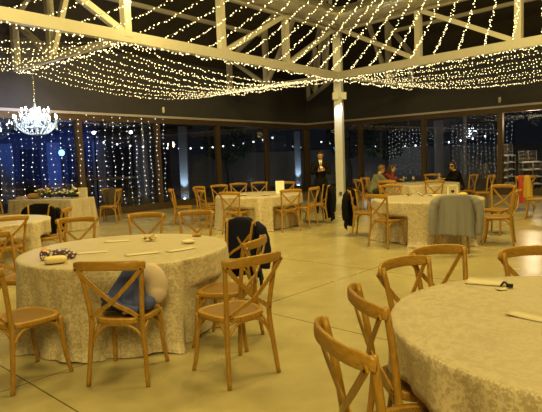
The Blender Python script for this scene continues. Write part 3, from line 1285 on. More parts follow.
def coat(name, key, label, cat, mat, w=0.52, back=0.62, front=0.28, sleeve=0.55, seed=0, slope=0.05, flare=0.06, xo=0.0, zt=0.918, group='coats hung on chair backs', sl=(1, 1), uneven=0.0):
    rnd = random.Random(seed)
    x, y, rz = chair_place(chair_index(key))
    t = empty(name, (x, y, 0), rz)
    tag(t, label, cat, group)
    nu, nv = 29, 34
    ph = [rnd.uniform(0, 6.28) for _ in range(4)]
    grid = []
    for j in range(nv + 1):
        v = j / nv
        row = []
        for i in range(nu + 1):
            u = -1 + 2 * i / nu
            X = u * w / 2
            ry = -0.285 - 0.058 * max(0.0, 1 - (X / 0.25) ** 2)
            drop = slope * max(0.0, abs(u) - 0.35) ** 1.6 * 2.0
            tot = front + 0.09 + back * (1 + uneven * u)
            s = v * tot
            if s < front:
                k = (front - s)
                Y = ry + 0.035 + 0.03 * k + 0.008 * sin(9 * X * 3 + ph[0]) * k * 3
                Z = zt - k - drop - 0.015
                if abs(u) > 0.8:
                    Y += 0.0
            elif s < front + 0.09:
                a = (s - front) / 0.09 * pi
                Y = ry + 0.035 * cos(a)
                Z = zt - 0.015 + 0.02 * sin(a) - drop
            else:
                k = s - front - 0.09
                kk = k / back
                Y = ry - 0.035 - 0.055 * kk - 0.018 * kk * sin(u * 7 + ph[1]) - 0.012 * kk * sin(u * 17 + ph[2])
                Z = zt - 0.015 - k - drop
                X = X * (1 + flare * kk * 2) + 0.01 * kk * sin(k * 14 + ph[3])
                Y += 0.06 * max(0, abs(u) - 0.75) / 0.25 * (0.5 + 0.5 * kk)
            row.append((X + xo, Y, Z))
        grid.append(row)
    m = MB()
    vs = [p for row in grid for p in row]
    W = nu + 1
    m.add(vs, [(j * W + i, j * W + i + 1, (j + 1) * W + i + 1, (j + 1) * W + i) for j in range(nv) for i in range(nu)])
    o = m.build('body', mat, t)
    sd = o.modifiers.new('thickness', 'SOLIDIFY')
    sd.thickness = 0.014
    sd.offset = 1.0
    for s, on in ((-1, sl[0]), (1, sl[1])):
        if not on:
            continue
        q = MB()
        zz = zt - slope * 0.75
        P = spline([(s * (w / 2 - 0.05) + xo, -0.325, zz - 0.01), (s * (w / 2 + 0.025) + xo, -0.345, zz - 0.12), (s * (w / 2 + 0.05) + xo, -0.37, zz - 0.30), (s * (w / 2 + 0.045 + rnd.uniform(-.02, .02)) + xo, -0.36, zz - sleeve)], 6)
        k = len(P)
        rr = [0.040 + 0.030 * sstep(0, 4, i) - 0.018 * i / k + 0.003 * sin(i * 1.7) for i in range(k)]
        q.tube(P, rr, 12)
        q.build('sleeve', mat, t)
    return t


coat('coat', 'wearing a navy coat', 'navy coat hung over a chair back right of the left front table', 'coat', M['navy'], 0.50, 0.66, 0.50, 0.5, 1, 0.05, 0.05)
coat('coat', 'hidden under a black coat', 'black coat spread over a chair back behind the far left round table', 'coat', M['black'], 0.72, 0.4, 0.50, 0.42, 2, 0.10, 0.02)
coat('blazer', 'under the grey blazer', 'grey blazer hung over a chair back in front of the right middle table', 'jacket', M['greywool'], 0.60, 0.60, 0.25, 0.58, 3, 0.05, 0.03, xo=0.0, zt=0.92, uneven=0.06)
coat('coat', 'carrying a dark coat', 'dark coat hanging off the chair left of the right middle table', 'coat', M['black'], 0.46, 0.72, 0.3, 0.55, 4, 0.05, 0.05)
coat('coat', 'wearing the long black coat', 'long black coat hanging from a chair beside the standing man in black', 'coat', M['black'], 0.50, 0.80, 0.3, 0.6, 5, 0.05, 0.06)
coat('jacket', 'carrying a brown jacket', 'dark brown jacket on a chair back by the end of the flower-decked table', 'jacket', M['brownblack'], 0.34, 0.46, 0.25, 0.40, 6, 0.03, 0.0, xo=0.07)
coat('sweater', 'with a cream sweater', 'cream sweater over a chair back at the left end of the long table', 'sweater', M['cream'], 0.30, 0.34, 0.22, 0.30, 7, 0.03, 0.04, xo=-0.1)
coat('shawl', 'draped with yellow and red', 'yellow knitted shawl hanging from a chair back at the right edge', 'shawl', M['yellow'], 0.17, 0.62, 0.25, 0.4, 8, 0.06, 0.5, xo=0.02, sl=(0, 0), uneven=0.25)
coat('scarf', 'draped with yellow and red', 'red scarf hanging beside the yellow shawl on a chair at the right edge', 'scarf', M['red'], 0.10, 0.68, 0.2, 0.3, 9, 0.0, 0.1, xo=-0.14, sl=(0, 0))

# ------------------------------------------------------------------ people


def solid(mb, name, mat, parent, voxel):
    """melt overlapping shapes into one continuous skin"""
    o = mb.build(name, mat)
    r = o.modifiers.new('melt', 'REMESH')
    r.mode = 'VOXEL'
    r.voxel_size = voxel
    r.use_smooth_shade = True
    s = o.modifiers.new('soft', 'SMOOTH')
    s.iterations = 3
    dg = bpy.context.evaluated_depsgraph_get()
    me = bpy.data.meshes.new_from_object(o.evaluated_get(dg))
    o.modifiers.clear()
    old = o.data
    o.data = me
    bpy.data.meshes.remove(old)
    me.name = name
    if not me.materials:
        me.materials.append(mat)
    if parent is not None:
        o.parent = parent
    return o


def hand(m, wrist, d, palm_n, side):
    """palm + five bent fingers; d = finger direction, palm_n = way the palm faces"""
    d = Vector(d).normalized()
    nrm = (Vector(palm_n) - d * Vector(palm_n).dot(d)).normalized()
    lat = d.cross(nrm).normalized() * side
    w = Vector(wrist)
    for k in (-0.022, 0.0, 0.022):
        m.caps(w + lat * k * 0.6, w + d * 0.075 + lat * k, 0.014, 0.0125, 0, 8)
    for k, L in ((-0.030, 0.062), (-0.010, 0.075), (0.010, 0.080), (0.030, 0.072)):
        a = w + d * 0.08 + lat * k
        b = a + (d * 0.8 + nrm * 0.6).normalized() * L * 0.5
        c = b + (d * 0.25 + nrm).normalized() * L * 0.5
        m.caps(a, b, 0.0095, 0.0088, 0, 8)
        m.caps(b, c, 0.0088, 0.0078, 0, 8)
    a = w + d * 0.02 + lat * 0.03
    b = a + (lat * 0.8 + d * 0.6 + nrm * 0.3).normalized() * 0.042
    c = b + (d + nrm * 0.7).normalized() * 0.03
    m.caps(a, b, 0.0125, 0.0105, 0, 8)
    m.caps(b, c, 0.0105, 0.009, 0, 8)


def person(loc, rz, label, J, top, bottom, hair, opts):
    t_loc = (loc[0], loc[1], loc[2] if len(loc) > 2 else 0)
    V = {k: Vector(v) for k, v in J.items()}
    m = MB()
    # head group around V['head'], oriented by yaw/pitch
    R = Matrix.Rotation(radians(opts.get('yaw', 0)), 3, 'Z') @ Matrix.Rotation(radians(opts.get('pitch', 0)), 3, 'X')
    H = V['head']

    def hp(x, y, z):
        return H + R @ Vector((x, y, z))
    m.ell(H, (0.074, 0.094, 0.112), 0, 20, 14, R)
    m.ell(hp(0, 0.03, -0.06), (0.055, 0.062, 0.06), 0, 16, 10, R)
    m.caps(hp(0, 0.092, 0.012), hp(0, 0.112, -0.022), 0.010, 0.015, 0, 8)
    m.ell(hp(0, 0.082, 0.026), (0.052, 0.018, 0.014), 0, 12, 8, R)
    for s in (-1, 1):
        m.ell(hp(s * 0.076, 0.0, -0.005), (0.012, 0.022, 0.034), 0, 10, 8, R)
    m.caps(V['neck'], hp(0, -0.012, -0.07), 0.056, 0.052)
    m.caps(V['chest'] + Vector((-0.06, 0, 0)), V['chest'] + Vector((0.06, 0, 0)), 0.115, 0.115)
    m.caps(V['chest'], V['neck'], 0.10, 0.055)
    m.caps(V['pelvis'], V['chest'], 0.125, 0.115)
    for s, k in ((-1, 'l'), (1, 'r')):
        m.caps(V['chest'] + Vector((s * 0.06, 0, 0.03)), V['sh' + k], 0.075, 0.055)
        m.caps(V['sh' + k], V['el' + k], 0.050, 0.038)
        m.caps(V['el' + k], V['wr' + k], 0.038, 0.025)
        hand(m, V['wr' + k], V['hd' + k], V['hn' + k], s)
        m.caps(V['pelvis'], V['hip' + k], 0.11, 0.085)
        m.caps(V['hip' + k], V['kn' + k], 0.082, 0.055)
        m.caps(V['kn' + k], V['an' + k], 0.054, 0.036)
        m.caps(V['an' + k] + Vector((0, -0.03, -0.045)), V['an' + k] + Vector((0, 0.14, -0.05)), 0.034, 0.03)
    body = solid(m, 'person', M['skin'], None, 0.0085)
    body.location = t_loc
    body.rotation_euler = (0, 0, rz)
    tag(body, label, 'person')
    g = 0.016
    m = MB()
    m.caps(V['pelvis'] + Vector((0, 0, opts.get('hem', 0.0))), V['chest'], 0.140 + g * 0.4, 0.125 + g)
    m.caps(V['chest'] + Vector((-0.06, 0, 0)), V['chest'] + Vector((0.06, 0, 0)), 0.118 + g, 0.118 + g)
    m.caps(V['chest'], V['chest'].lerp(V['neck'], 0.72), 0.10 + g, 0.066 + g)
    for s, k in ((-1, 'l'), (1, 'r')):
        m.caps(V['chest'] + Vector((s * 0.06, 0, 0.03)), V['sh' + k], 0.076 + g, 0.056 + g)
        m.caps(V['sh' + k], V['el' + k], 0.053 + g, 0.043 + g)
        m.caps(V['el' + k], V['el' + k].lerp(V['wr' + k], 0.90), 0.043 + g, 0.030 + g)
    solid(m, opts.get('topname', 'sweater'), top, body, 0.012)
    m = MB()
    for s, k in ((-1, 'l'), (1, 'r')):
        m.caps(V['pelvis'], V['hip' + k], 0.118, 0.098)
        m.caps(V['hip' + k], V['kn' + k], 0.096, 0.072)
        m.caps(V['kn' + k], V['an' + k].lerp(V['kn' + k], 0.05), 0.072, 0.060)
    solid(m, 'trousers', bottom, body, 0.012)
    for k in 'lr':
        m = MB()
        a = V['an' + k]
        m.caps(a + Vector((0, -0.035, -0.045)), a + Vector((0, 0.15, -0.052)), 0.044, 0.038)
        m.caps(a + Vector((0, -0.03, -0.03)), a + Vector((0, 0, 0.01)), 0.045, 0.045)
        m.build('shoe', M['suit'], body)
    # hair
    m = MB()
    m.ell(hp(0, -0.018, 0.022), (0.086, 0.094, 0.106), 0, 20, 14, R)
    m.ell(hp(0, 0.045, 0.085), (0.062, 0.045, 0.032), 0, 14, 8, R)
    if opts.get('long'):
        m.caps(hp(0, -0.05, -0.02), hp(0, -0.085, -0.24), 0.085, 0.06)
        for s in (-1, 1):
            m.caps(hp(s * 0.062, -0.02, 0.02), hp(s * 0.075, -0.02, -0.20), 0.04, 0.035)
    if opts.get('bob'):
        m.caps(hp(0, -0.05, 0.02), hp(0, -0.05, -0.09), 0.09, 0.07)
        for s in (-1, 1):
            m.caps(hp(s * 0.065, -0.01, 0.03), hp(s * 0.07, -0.01, -0.07), 0.036, 0.03)
    solid(m, 'hair', hair, body, 0.009)
    for s in (-1, 1):
        m = MB()
        m.ell(hp(s * 0.031, 0.087, 0.006), 0.0095, 0, 10, 8)
        m.build('eye', M['eye'], body)
    m = MB()
    m.ell(hp(0, 0.087, -0.058), (0.024, 0.009, 0.007), 0, 12, 8, R)
    m.build('mouth', M['lip'], body)
    if opts.get('glasses'):
        m = MB()
        dark = opts['glasses'] == 'dark'
        for s in (-1, 1):
            if dark:
                m.ell(hp(s * 0.037, 0.099, 0.006), (0.038, 0.014, 0.029), 0, 14, 8, R)
            else:
                ring = [hp(s * 0.034 + 0.026 * cos(a), 0.1, 0.004 + 0.02 * sin(a)) for a in [2 * pi * q / 14 for q in range(15)]]
                m.tube(ring, 0.003, 6)
            m.tube([hp(s * 0.062, 0.095, 0.012), hp(s * 0.082, 0.0, 0.012)], 0.0035, 6)
        m.tube([hp(-0.012, 0.103, 0.012), hp(0.012, 0.103, 0.012)], 0.0035, 6)
        m.build('sunglasses' if dark else 'spectacles', M['suit'], body)
    if opts.get('shirt'):
        m = MB()
        c, nk = V['chest'], V['neck']
        m.add([c + Vector(p) for p in ((-0.045, 0.105, 0.15), (0.045, 0.105, 0.15), (0.0, 0.148, -0.10), (-0.05, 0.04, 0.19), (0.05, 0.04, 0.19), (0, 0.11, -0.12))],
              [(0, 2, 1), (3, 0, 1, 4), (3, 5, 2, 0), (4, 1, 2, 5), (3, 4, 5)], 0, False)
        m.build('shirt', M['white'], body)
        m = MB()
        m.sweep([c + Vector((0, 0.125, 0.12)), c + Vector((0, 0.150, -0.02)), c + Vector((0, 0.152, -0.12))], [(-0.02, -0.004), (0.02, -0.004), (0.02, 0.004), (-0.02, 0.004)], (0, 1, 0), 0, False)
        m.build('tie', M['lip'], body)
    return body


STAND = dict(pelvis=(0, 0, 0.97), chest=(0, 0.0, 1.29), neck=(0, 0.0, 1.47), head=(0, 0.045, 1.615),
             shl=(-0.185, 0, 1.40), shr=(0.185, 0, 1.40), ell=(-0.235, 0.03, 1.12), elr=(0.235, 0.03, 1.12),
             wrl=(-0.09, 0.25, 1.19), wrr=(0.07, 0.26, 1.17), hdl=(0.7, 0.6, 0.2), hdr=(-0.7, 0.6, 0.25), hnl=(0.5, -0.4, 0.7), hnr=(-0.5, -0.4, 0.7),
             hipl=(-0.09, 0, 0.90), hipr=(0.09, 0, 0.90), knl=(-0.10, 0.02, 0.49), knr=(0.11, 0.03, 0.49), anl=(-0.11, 0, 0.09), anr=(0.13, 0.03, 0.09))


def sit(lean=0.0, armsl=None, armsr=None, headdx=(0, 0)):
    l = lean
    J = dict(pelvis=(0, 0, 0.575), chest=(0, 0.05 + l * 0.6, 0.88 - l * 0.12), neck=(0, 0.06 + l, 1.06 - l * 0.25), head=(headdx[0], 0.10 + l * 1.2 + headdx[1], 1.205 - l * 0.3),
             hipl=(-0.09, 0.03, 0.56), hipr=(0.09, 0.03, 0.56), knl=(-0.12, 0.43, 0.53), knr=(0.12, 0.43, 0.53), anl=(-0.12, 0.40, 0.09), anr=(0.12, 0.40, 0.09))
    sy = 0.04 + l * 0.85
    sz = 0.99 - l * 0.2
    J.update(shl=(-0.18, sy, sz), shr=(0.18, sy, sz))
    J.update(ell=(-0.24, sy + 0.14, 0.80), elr=(0.24, sy + 0.14, 0.80), wrl=(-0.12, sy + 0.34, 0.83), wrr=(0.12, sy + 0.34, 0.83),
             hdl=(0.3, 1, -0.1), hdr=(-0.3, 1, -0.1), hnl=(0, 0, -1), hnr=(0, 0, -1))
    for a in (armsl, armsr):
        if a:
            J.update(a)
    return J


person((1.42, 14.85), radians(-93 - 90), 'man in a black suit and tie standing with bowed head beside the white column', STAND, M['suit'], M['suit'], M['hair_black'],
       dict(pitch=-20, topname='suit_jacket', hem=-0.12, shirt=True))
pm = MB()
pm.box((1.42, 14.62 - 0.03, 1.245), (0.075, 0.012, 0.15), mat=Matrix.Rotation(radians(-40), 3, 'X'))
tag(pm.build('phone', M['white']), 'pale phone held by the standing man in the black suit', 'phone')

person((2.86, 14.85), radians(14 - 90), 'man in a grey sweater and glasses seated side-on at the far right table', sit(0.16), M['grey_sweater'], M['darkcloth'], M['hair_sand'],
       dict(pitch=-10, glasses='clear', yaw=-5))
person((3.24, 15.50), radians(-14 - 90), 'woman in a maroon sweater with long dark hair seated beside the man in grey',
       sit(0.18, None, dict(elr=(0.22, 0.36, 0.82), wrr=(0.10, 0.33, 1.02), hdr=(-0.3, 0.1, 1.0), hnr=(0, -1, 0.1))), M['maroon'], M['darkcloth'], M['hair_brown'],
       dict(pitch=-8, long=True))
person((5.42, 15.15), radians(186 - 90), 'woman in black with dark sunglasses seated at the right of the far table', sit(0.10), M['black'], M['darkcloth'], M['hair_brown'],
       dict(pitch=-4, yaw=42, bob=True, glasses='dark'))

# ------------------------------------------------------------------ things on tables and chairs
ZT = 0.7575


def pillow_box(m, c, s, rz=0.0, rx=0.0, e=0.55, mi=0):
    """rounded soft box"""
    R = Matrix.Rotation(rz, 3, 'Z') @ Matrix.Rotation(rx, 3, 'X')
    su, sv = 24, 14
    vs, fs = [], []
    f = lambda a: math.copysign(abs(a) ** e, a)
    for i in range(1, sv):
        a = pi * i / sv
        for j in range(su):
            b = 2 * pi * j / su
            vs.append(R @ Vector((s[0] / 2 * f(sin(a)) * f(cos(b)), s[1] / 2 * f(sin(a)) * f(sin(b)), s[2] / 2 * f(cos(a)))) + Vector(c))
    tp, bt_ = len(vs), len(vs) + 1
    vs += [R @ Vector((0, 0, s[2] / 2)) + Vector(c), R @ Vector((0, 0, -s[2] / 2)) + Vector(c)]
    for i in range(sv - 2):
        for j in range(su):
            j2 = (j + 1) % su
            fs.append((i * su + j, (i + 1) * su + j, (i + 1) * su + j2, i * su + j2))
    for j in range(su):
        j2 = (j + 1) % su
        fs += [(tp, j, j2), (bt_, (sv - 2) * su + j2, (sv - 2) * su + j)]
    m.add(vs, fs, mi)


# left front table
q = MB()
pillow_box(q, (-1.885, 4.55, ZT + 0.042), (0.25, 0.10, 0.082), radians(15), e=0.4)
q.ell((-1.745, 4.565, ZT + 0.03), (0.035, 0.045, 0.03))
tag(q.build('pouch', M['print']), 'purple and white floral pouch lying on the left front table', 'pouch')
q = MB()
q.ell((-2.045, 4.72, ZT + 0.037), (0.039, 0.039, 0.036))
o = tag(q.build('orange', M['orange']), 'small orange fruit on the left front table behind the floral pouch', 'fruit')
q = MB()
q.ell((-2.045, 4.72, ZT + 0.073), (0.005, 0.005, 0.003), 0, 8, 6)
q.build('stem', M['leaf'], o)
q = MB()
pillow_box(q, (-1.80, 4.34, ZT + 0.032), (0.18, 0.12, 0.06), radians(24), e=0.65)
q.tube(spline([(-1.88, 4.30, ZT + 0.035), (-1.80, 4.325, ZT + 0.058), (-1.72, 4.36, ZT + 0.035)], 5), 0.008, 6)
tag(q.build('napkin', M['cream']), 'rolled cream napkin in front of the floral pouch on the left front table', 'napkin', 'napkins on the left front table')


def sheet(name, c, w, h, rz, label, cat, mat, group=None, curl=0.0012, z=ZT):
    m = MB()
    R = Matrix.Rotation(rz, 3, 'Z')
    n = 8
    vs = []
    for k in range(n + 1):
        u = -0.5 + k / n
        for v in (-0.5, 0.5):
            p = R @ Vector((u * w, v * h, 0))
            vs.append((c[0] + p.x, c[1] + p.y, z + 0.002 + curl * (4 * u * u) ** 1.0))
    nn = len(vs)
    vs += [(a, b, cc + 0.0015) for a, b, cc in vs]
    fs = []
    for k in range(n):
        a, b, d, e = 2 * k, 2 * k + 1, 2 * k + 3, 2 * k + 2
        fs += [(a, b, d, e), (a + nn, e + nn, d + nn, b + nn), (a, e, e + nn, a + nn), (b, b + nn, d + nn, d)]
    fs += [(0, nn, nn + 1, 1), (2 * n, 2 * n + 1, nn + 2 * n + 1, nn + 2 * n)]
    m.add(vs, fs)
    return tag(m.build(name, mat), label, cat, group)


sheet('menu_card', (-1.66, 4.82), 0.28, 0.10, radians(12), 'ivory menu card beside the floral pouch on the left front table', 'card', M['paper'], 'menu cards')
sheet('menu_card', (-1.16, 4.66), 0.30, 0.11, radians(25), 'ivory menu card near the middle front of the left front table', 'card', M['paper'], 'menu cards')
sheet('menu_card', (-0.84, 4.80), 0.28, 0.10, radians(40), 'ivory menu card toward the right of the left front table', 'card', M['paper'], 'menu cards')
sheet('menu_card', (-1.62, 5.48), 0.26, 0.10, radians(8), 'ivory menu card at the far left of the sprig on the left front table', 'card', M['paper'], 'menu cards')


def sprig(name, c, label, cat, seed, n=14, spread=0.10, mats=None, z=ZT, hmax=0.07):
    rnd = random.Random(seed)
    o = empty(name, (c[0], c[1], z))
    tag(o, label, cat)
    st = MB()
    lf = MB()
    fw_ = MB()
    for k in range(n):
        a = rnd.uniform(0, 6.28)
        r = spread * rnd.uniform(0.35, 1)
        h = hmax * rnd.uniform(0.35, 1)
        e = Vector((r * cos(a), r * sin(a), h))
        st.tube([(0, 0, 0.008), e * 0.5 + Vector((0, 0, 0.01)), e], 0.003, 5)
        for q in range(3):
            p = e * rnd.uniform(0.4, 1.0)
            d = Vector((rnd.uniform(-1, 1), rnd.uniform(-1, 1), rnd.uniform(-0.1, 0.8))).normalized() * spread * 0.35
            s = d.cross(Vector((0, 0, 1))).normalized() * spread * 0.10
            lf.add([p, p + d * 0.5 + s, p + d, p + d * 0.5 - s, p + d * 0.5 + Vector((0, 0, 0.004))], [(0, 1, 4), (1, 2, 4), (2, 3, 4), (3, 0, 4)], 0, False)
        if k % 2 == 0:
            rr = spread * rnd.uniform(0.12, 0.2)
            fw_.ell(e + Vector((0, 0, rr * 0.5)), (rr, rr, rr * 0.75), 0, 10, 7)
            for w in range(6):
                b = w * 1.047
                fw_.ell(e + Vector((rr * 0.8 * cos(b), rr * 0.8 * sin(b), rr * 0.5)), (rr * 0.55, rr * 0.55, rr * 0.4), 0, 8, 5)
    mats = mats or (M['leaf'], M['flower_white'])
    st.build('stems', mats[0], o)
    lf.build('leaves', mats[0], o)
    fw_.build('blossoms', mats[1], o)
    return o


sprig('flower_sprig', (-1.25, 5.44), 'low cream flower sprig lying at the middle of the left front table', 'flowers', 3, 12, 0.10, (M['kraft'], M['cream']), hmax=0.04)
q = MB()
pillow_box(q, (-0.82, 5.17, ZT + 0.018), (0.12, 0.10, 0.034), 0.4, e=0.9)
q.caps((-0.88, 5.15, ZT + 0.02), (-0.79, 5.24, ZT + 0.03), 0.016, 0.010)
tag(q.build('napkin', M['paper']), 'crumpled pale napkin on the right of the left front table', 'napkin', 'napkins on the left front table')
q = MB()
q.ell((-0.80, 5.62, ZT + 0.016), (0.05, 0.025, 0.016))
q.caps((-0.84, 5.6, ZT + 0.012), (-0.76, 5.65, ZT + 0.03), 0.011, 0.008)
tag(q.build('napkin', M['kraft']), 'small brown knotted napkin at the far right edge of the left front table', 'napkin', 'napkins on the left front table')

# right front table
sheet('menu_card', (1.30, 3.19), 0.22, 0.17, radians(-28), 'wide ivory menu card near the far edge of the right front table', 'card', M['paper'], 'menu cards')
sheet('menu_card', (1.25, 2.45), 0.28, 0.11, radians(-50), 'folded ivory menu card cut by the right edge on the right front table', 'card', M['paper'], 'menu cards', curl=0.006)
sheet('place_card', (1.31, 3.00), 0.06, 0.045, radians(10), 'tiny ivory place card beside the metal clip on the right front table', 'card', M['paper'], curl=0.004)
q = MB()
q.tube(spline([(1.335, 3.06, ZT + 0.006), (1.35, 3.05, ZT + 0.03), (1.37, 3.035, ZT + 0.012), (1.385, 3.02, ZT + 0.006)], 5), 0.006, 8)
q.box((1.375, 3.035, ZT + 0.012), (0.035, 0.02, 0.02), rotz=-0.7)
tag(q.build('clip', M['black_metal']), 'small dark metal clip on the right front table', 'clip')

# on the near left chair: blue jacket and beige bag
x, y, rz = chair_place(0)
ca = empty('denim_jacket', (x, y, 0.472), rz)
tag(ca, 'bundled blue jacket on the seat of the chair in front of the left front table', 'jacket')
q = MB()
q.caps((-0.14, -0.02, 0.05), (0.15, -0.02, 0.055), 0.05, 0.055)
q.caps((-0.12, -0.04, 0.06), (0.04, -0.02, 0.30), 0.055, 0.045)
q.caps((0.03, -0.02, 0.05), (0.07, 0.00, 0.34), 0.085, 0.035)
q.caps((0.02, -0.06, 0.06), (0.17, 0.0, 0.06), 0.06, 0.05)
q.caps((-0.05, 0.06, 0.06), (0.05, 0.06, 0.28), 0.07, 0.06)
q.caps((0.10, -0.03, 0.06), (0.08, 0.0, 0.24), 0.07, 0.05)
solid(q, 'body', M['blue'], ca, 0.008)
q = MB()
q.tube(spline([(-0.15, -0.06, 0.115), (-0.08, -0.10, 0.10), (0.02, -0.12, 0.05), (0.12, -0.10, 0.03)], 6), [0.03] * 19, 10)
q.build('sleeve', M['blue'], ca)
q = MB()
q.tube(spline([(0.02, -0.135, 0.022), (0.06, -0.14, 0.03), (0.10, -0.13, 0.02)], 5), 0.014, 8)
q.build('cuff', M['beige'], ca)
bg = empty('cloth_bag', (x, y, 0.472), rz)
tag(bg, 'pale beige rounded cloth bag leaning beside the blue jacket on the chair', 'bag')
q = MB()
q.ell((0.175, 0.11, 0.185), (0.105, 0.07, 0.150), 0, 24, 16, Matrix.Rotation(radians(-14), 3, 'Y'))
q.ell((0.195, 0.10, 0.11), (0.080, 0.07, 0.080), 0, 24, 16)
q.ell((0.165, 0.10, 0.15), (0.100, 0.06, 0.120), 0, 24, 16)
solid(q, 'body', M['beige'], bg, 0.008)

# centre table: upright white card
o = empty('menu_stand', (0.22, 12.15, ZT), radians(6))
tag(o, 'white upright card standing on the right half of the centre table', 'card')
q = MB()
q.box((0, 0, 0.15), (0.20, 0.006, 0.28), mat=Matrix.Rotation(radians(-6), 3, 'X'))
q.build('card', M['white'], o)
q = MB()
q.box((0, 0.0, 0.008), (0.16, 0.07, 0.016))
q.build('base', M['white'], o)
for i, (px, py, lab) in enumerate(((-0.62, 11.95, 'flat dish on the left half of the centre table'), (-0.10, 11.75, 'flat dish near the front edge of the centre table'))):
    q = MB()
    q.lathe([(0.05, 0.002), (0.06, 0.004), (0.10, 0.014), (0.105, 0.018), (0.10, 0.016), (0.055, 0.008)], (px, py, ZT), 24)
    tag(q.build('plate', M['paper']), lab, 'plate', 'dishes on the centre table')

# right middle table
sprig('flower_posy', (2.61, 10.0), 'small yellow flower posy on the left of the right middle table', 'flowers', 11, 10, 0.07, (M['leaf'], M['flower_yellow']), hmax=0.07)
sprig('flower_posy', (2.82, 9.85), 'pale flower posy with twigs right of the yellow posy on the right middle table', 'flowers', 12, 10, 0.09, (M['kraft'], M['flower_white']), hmax=0.08)
o = empty('table_number', (3.22, 9.35, ZT), radians(8))
tag(o, 'white framed table card with a dark motif on the right middle table', 'frame')
q = MB()
for (cx, cz, w, h) in ((0, 0.015, 0.20, 0.025), (0, 0.215, 0.20, 0.025), (-0.0875, 0.115, 0.025, 0.22), (0.0875, 0.115, 0.025, 0.22)):
    q.box((cx, 0, cz), (w, 0.02, h))
q.build('frame', M['white'], o)
q = MB()
q.box((0, 0.002, 0.115), (0.155, 0.008, 0.18))
q.build('card', M['paper'], o)
q = MB()
q.ell((-0.014, -0.004, 0.115), (0.02, 0.003, 0.02), 0, 12, 8)
q.ell((0.014, -0.004, 0.115), (0.02, 0.003, 0.02), 0, 12, 8)
q.add([(-0.032, -0.005, 0.108), (0.032, -0.005, 0.108), (0, -0.005, 0.075), (-0.032, 0.001, 0.108), (0.032, 0.001, 0.108), (0, 0.001, 0.075)], [(0, 2, 1), (3, 4, 5), (0, 1, 4, 3), (1, 2, 5, 4), (2, 0, 3, 5)], 0, False)
q.build('motif', M['hair_black'], o)
q = MB()
pillow_box(q, (3.50, 9.62, ZT + 0.035), (0.17, 0.12, 0.065), 0.2, e=0.9)
tag(q.build('bread_roll', M['flower_yellow']), 'yellowish bread roll right of the framed card on the right middle table', 'bread')
sheet('napkin', (3.05, 9.95), 0.2, 0.16, 0.3, 'yellow napkin flat behind the flower posies on the right middle table', 'napkin', M['cream'], curl=0.02)

# far table: glasses and bottle
for i, (px, py, lab) in enumerate(((3.72, 14.72, 'drinking glass in front of the woman in maroon'), (3.92, 14.50, 'drinking glass on the far table right of the couple'))):
    o = empty('wine_glass', (px, py, ZT))
    tag(o, lab, 'glass', 'glasses on the far table')
    q = MB()
    q.lathe([(0.006, 0.08), (0.03, 0.10), (0.04, 0.14), (0.034, 0.19), (0.031, 0.19), (0.036, 0.14), (0.02, 0.105)], (0, 0, 0), 16)
    q.build('bowl', M['clear'], o)
    q = MB()
    q.lathe([(0.034, 0.0), (0.034, 0.004), (0.006, 0.012), (0.005, 0.08)], (0, 0, 0), 16)
    q.build('stem', M['clear'], o)
o = empty('water_bottle', (4.62, 14.50, ZT))
tag(o, 'small bottle standing on the far table left of the woman in sunglasses', 'bottle')
q = MB()
q.lathe([(0.032, 0.0), (0.035, 0.01), (0.035, 0.14), (0.014, 0.19), (0.013, 0.225)], (0, 0, 0), 16)
q.build('body', M['clear'], o)
q = MB()
q.lathe([(0.015, 0.222), (0.015, 0.245)], (0, 0, 0), 12)
q.build('cap', M['white'], o)


# flowers, bag and wrapped bundles on the long table
def on_head(u, v):
    c, s = cos(HTA), sin(HTA)
    return (HTC.x + c * u - s * v, HTC.y + s * u + c * v)


ZH = 0.769
for i, (u, v, mat, lab, sp) in enumerate(((-0.22, -0.05, (M['leaf'], M['flower_white']), 'white blooms in greenery at the middle of the long table', 0.17),
                                          (0.05, -0.08, (M['leaf'], M['flower_yellow']), 'yellow blooms in greenery along the long table', 0.13),
                                          (0.36, -0.02, (M['leaf'], M['flower_white']), 'white blooms right of the yellow ones on the long table', 0.17),
                                          (0.66, -0.02, (M['leaf'], M['flower_white']), 'leafy flower arrangement at the right end of the long table', 0.20))):
    sprig('flower_arrangement', on_head(u, v), lab, 'flowers', 40 + i, 26, sp, mat, ZH, 0.26)
px, py = on_head(-0.62, 0.02)
o = empty('round_bag', (px, py, ZH))
tag(o, 'round-topped black bag on the left half of the long table', 'bag')
q = MB()
pillow_box(q, (0, 0, 0.17), (0.28, 0.16, 0.30), 0.1, e=0.85)
q.build('body', M['black'], o)
q = MB()
q.tube(spline([(-0.07, -0.06, 0.28), (-0.05, -0.08, 0.34), (0.05, -0.08, 0.34), (0.07, -0.06, 0.28)], 5), 0.010, 8)
q.build('handle', M['black'], o)
px, py = on_head(-0.42, -0.12)
q = MB()
pillow_box(q, (px, py, ZH + 0.075), (0.34, 0.20, 0.14), 0.2, e=0.8)
q.caps((px + 0.1, py, ZH + 0.10), (px + 0.17, py + 0.03, ZH + 0.19), 0.05, 0.03)
tag(q.build('parcel', M['kraft']), 'brown paper parcel beside the black bag on the long table', 'parcel')
px, py = on_head(-0.80, -0.14)
q = MB()
q.box((px, py, ZH + 0.02), (0.24, 0.16, 0.04), rotz=-0.3)
q.box((px, py, ZH + 0.05), (0.20, 0.14, 0.02), rotz=-0.2)
tag(q.build('gift_box', M['beige']), 'flat pale box at the left end of the long table', 'box')
px, py = on_head(0.80, 0.22)
o = empty('photo_frame', (px, py, ZH), HTA)
tag(o, 'cream upright frame behind the flowers at the right end of the long table', 'frame')
q = MB()
q.box((0, 0, 0.12), (0.26, 0.02, 0.24))
q.build('frame', M['cream'], o)
q = MB()
q.box((0, -0.008, 0.12), (0.20, 0.01, 0.18))
q.build('picture', M['paper'], o)

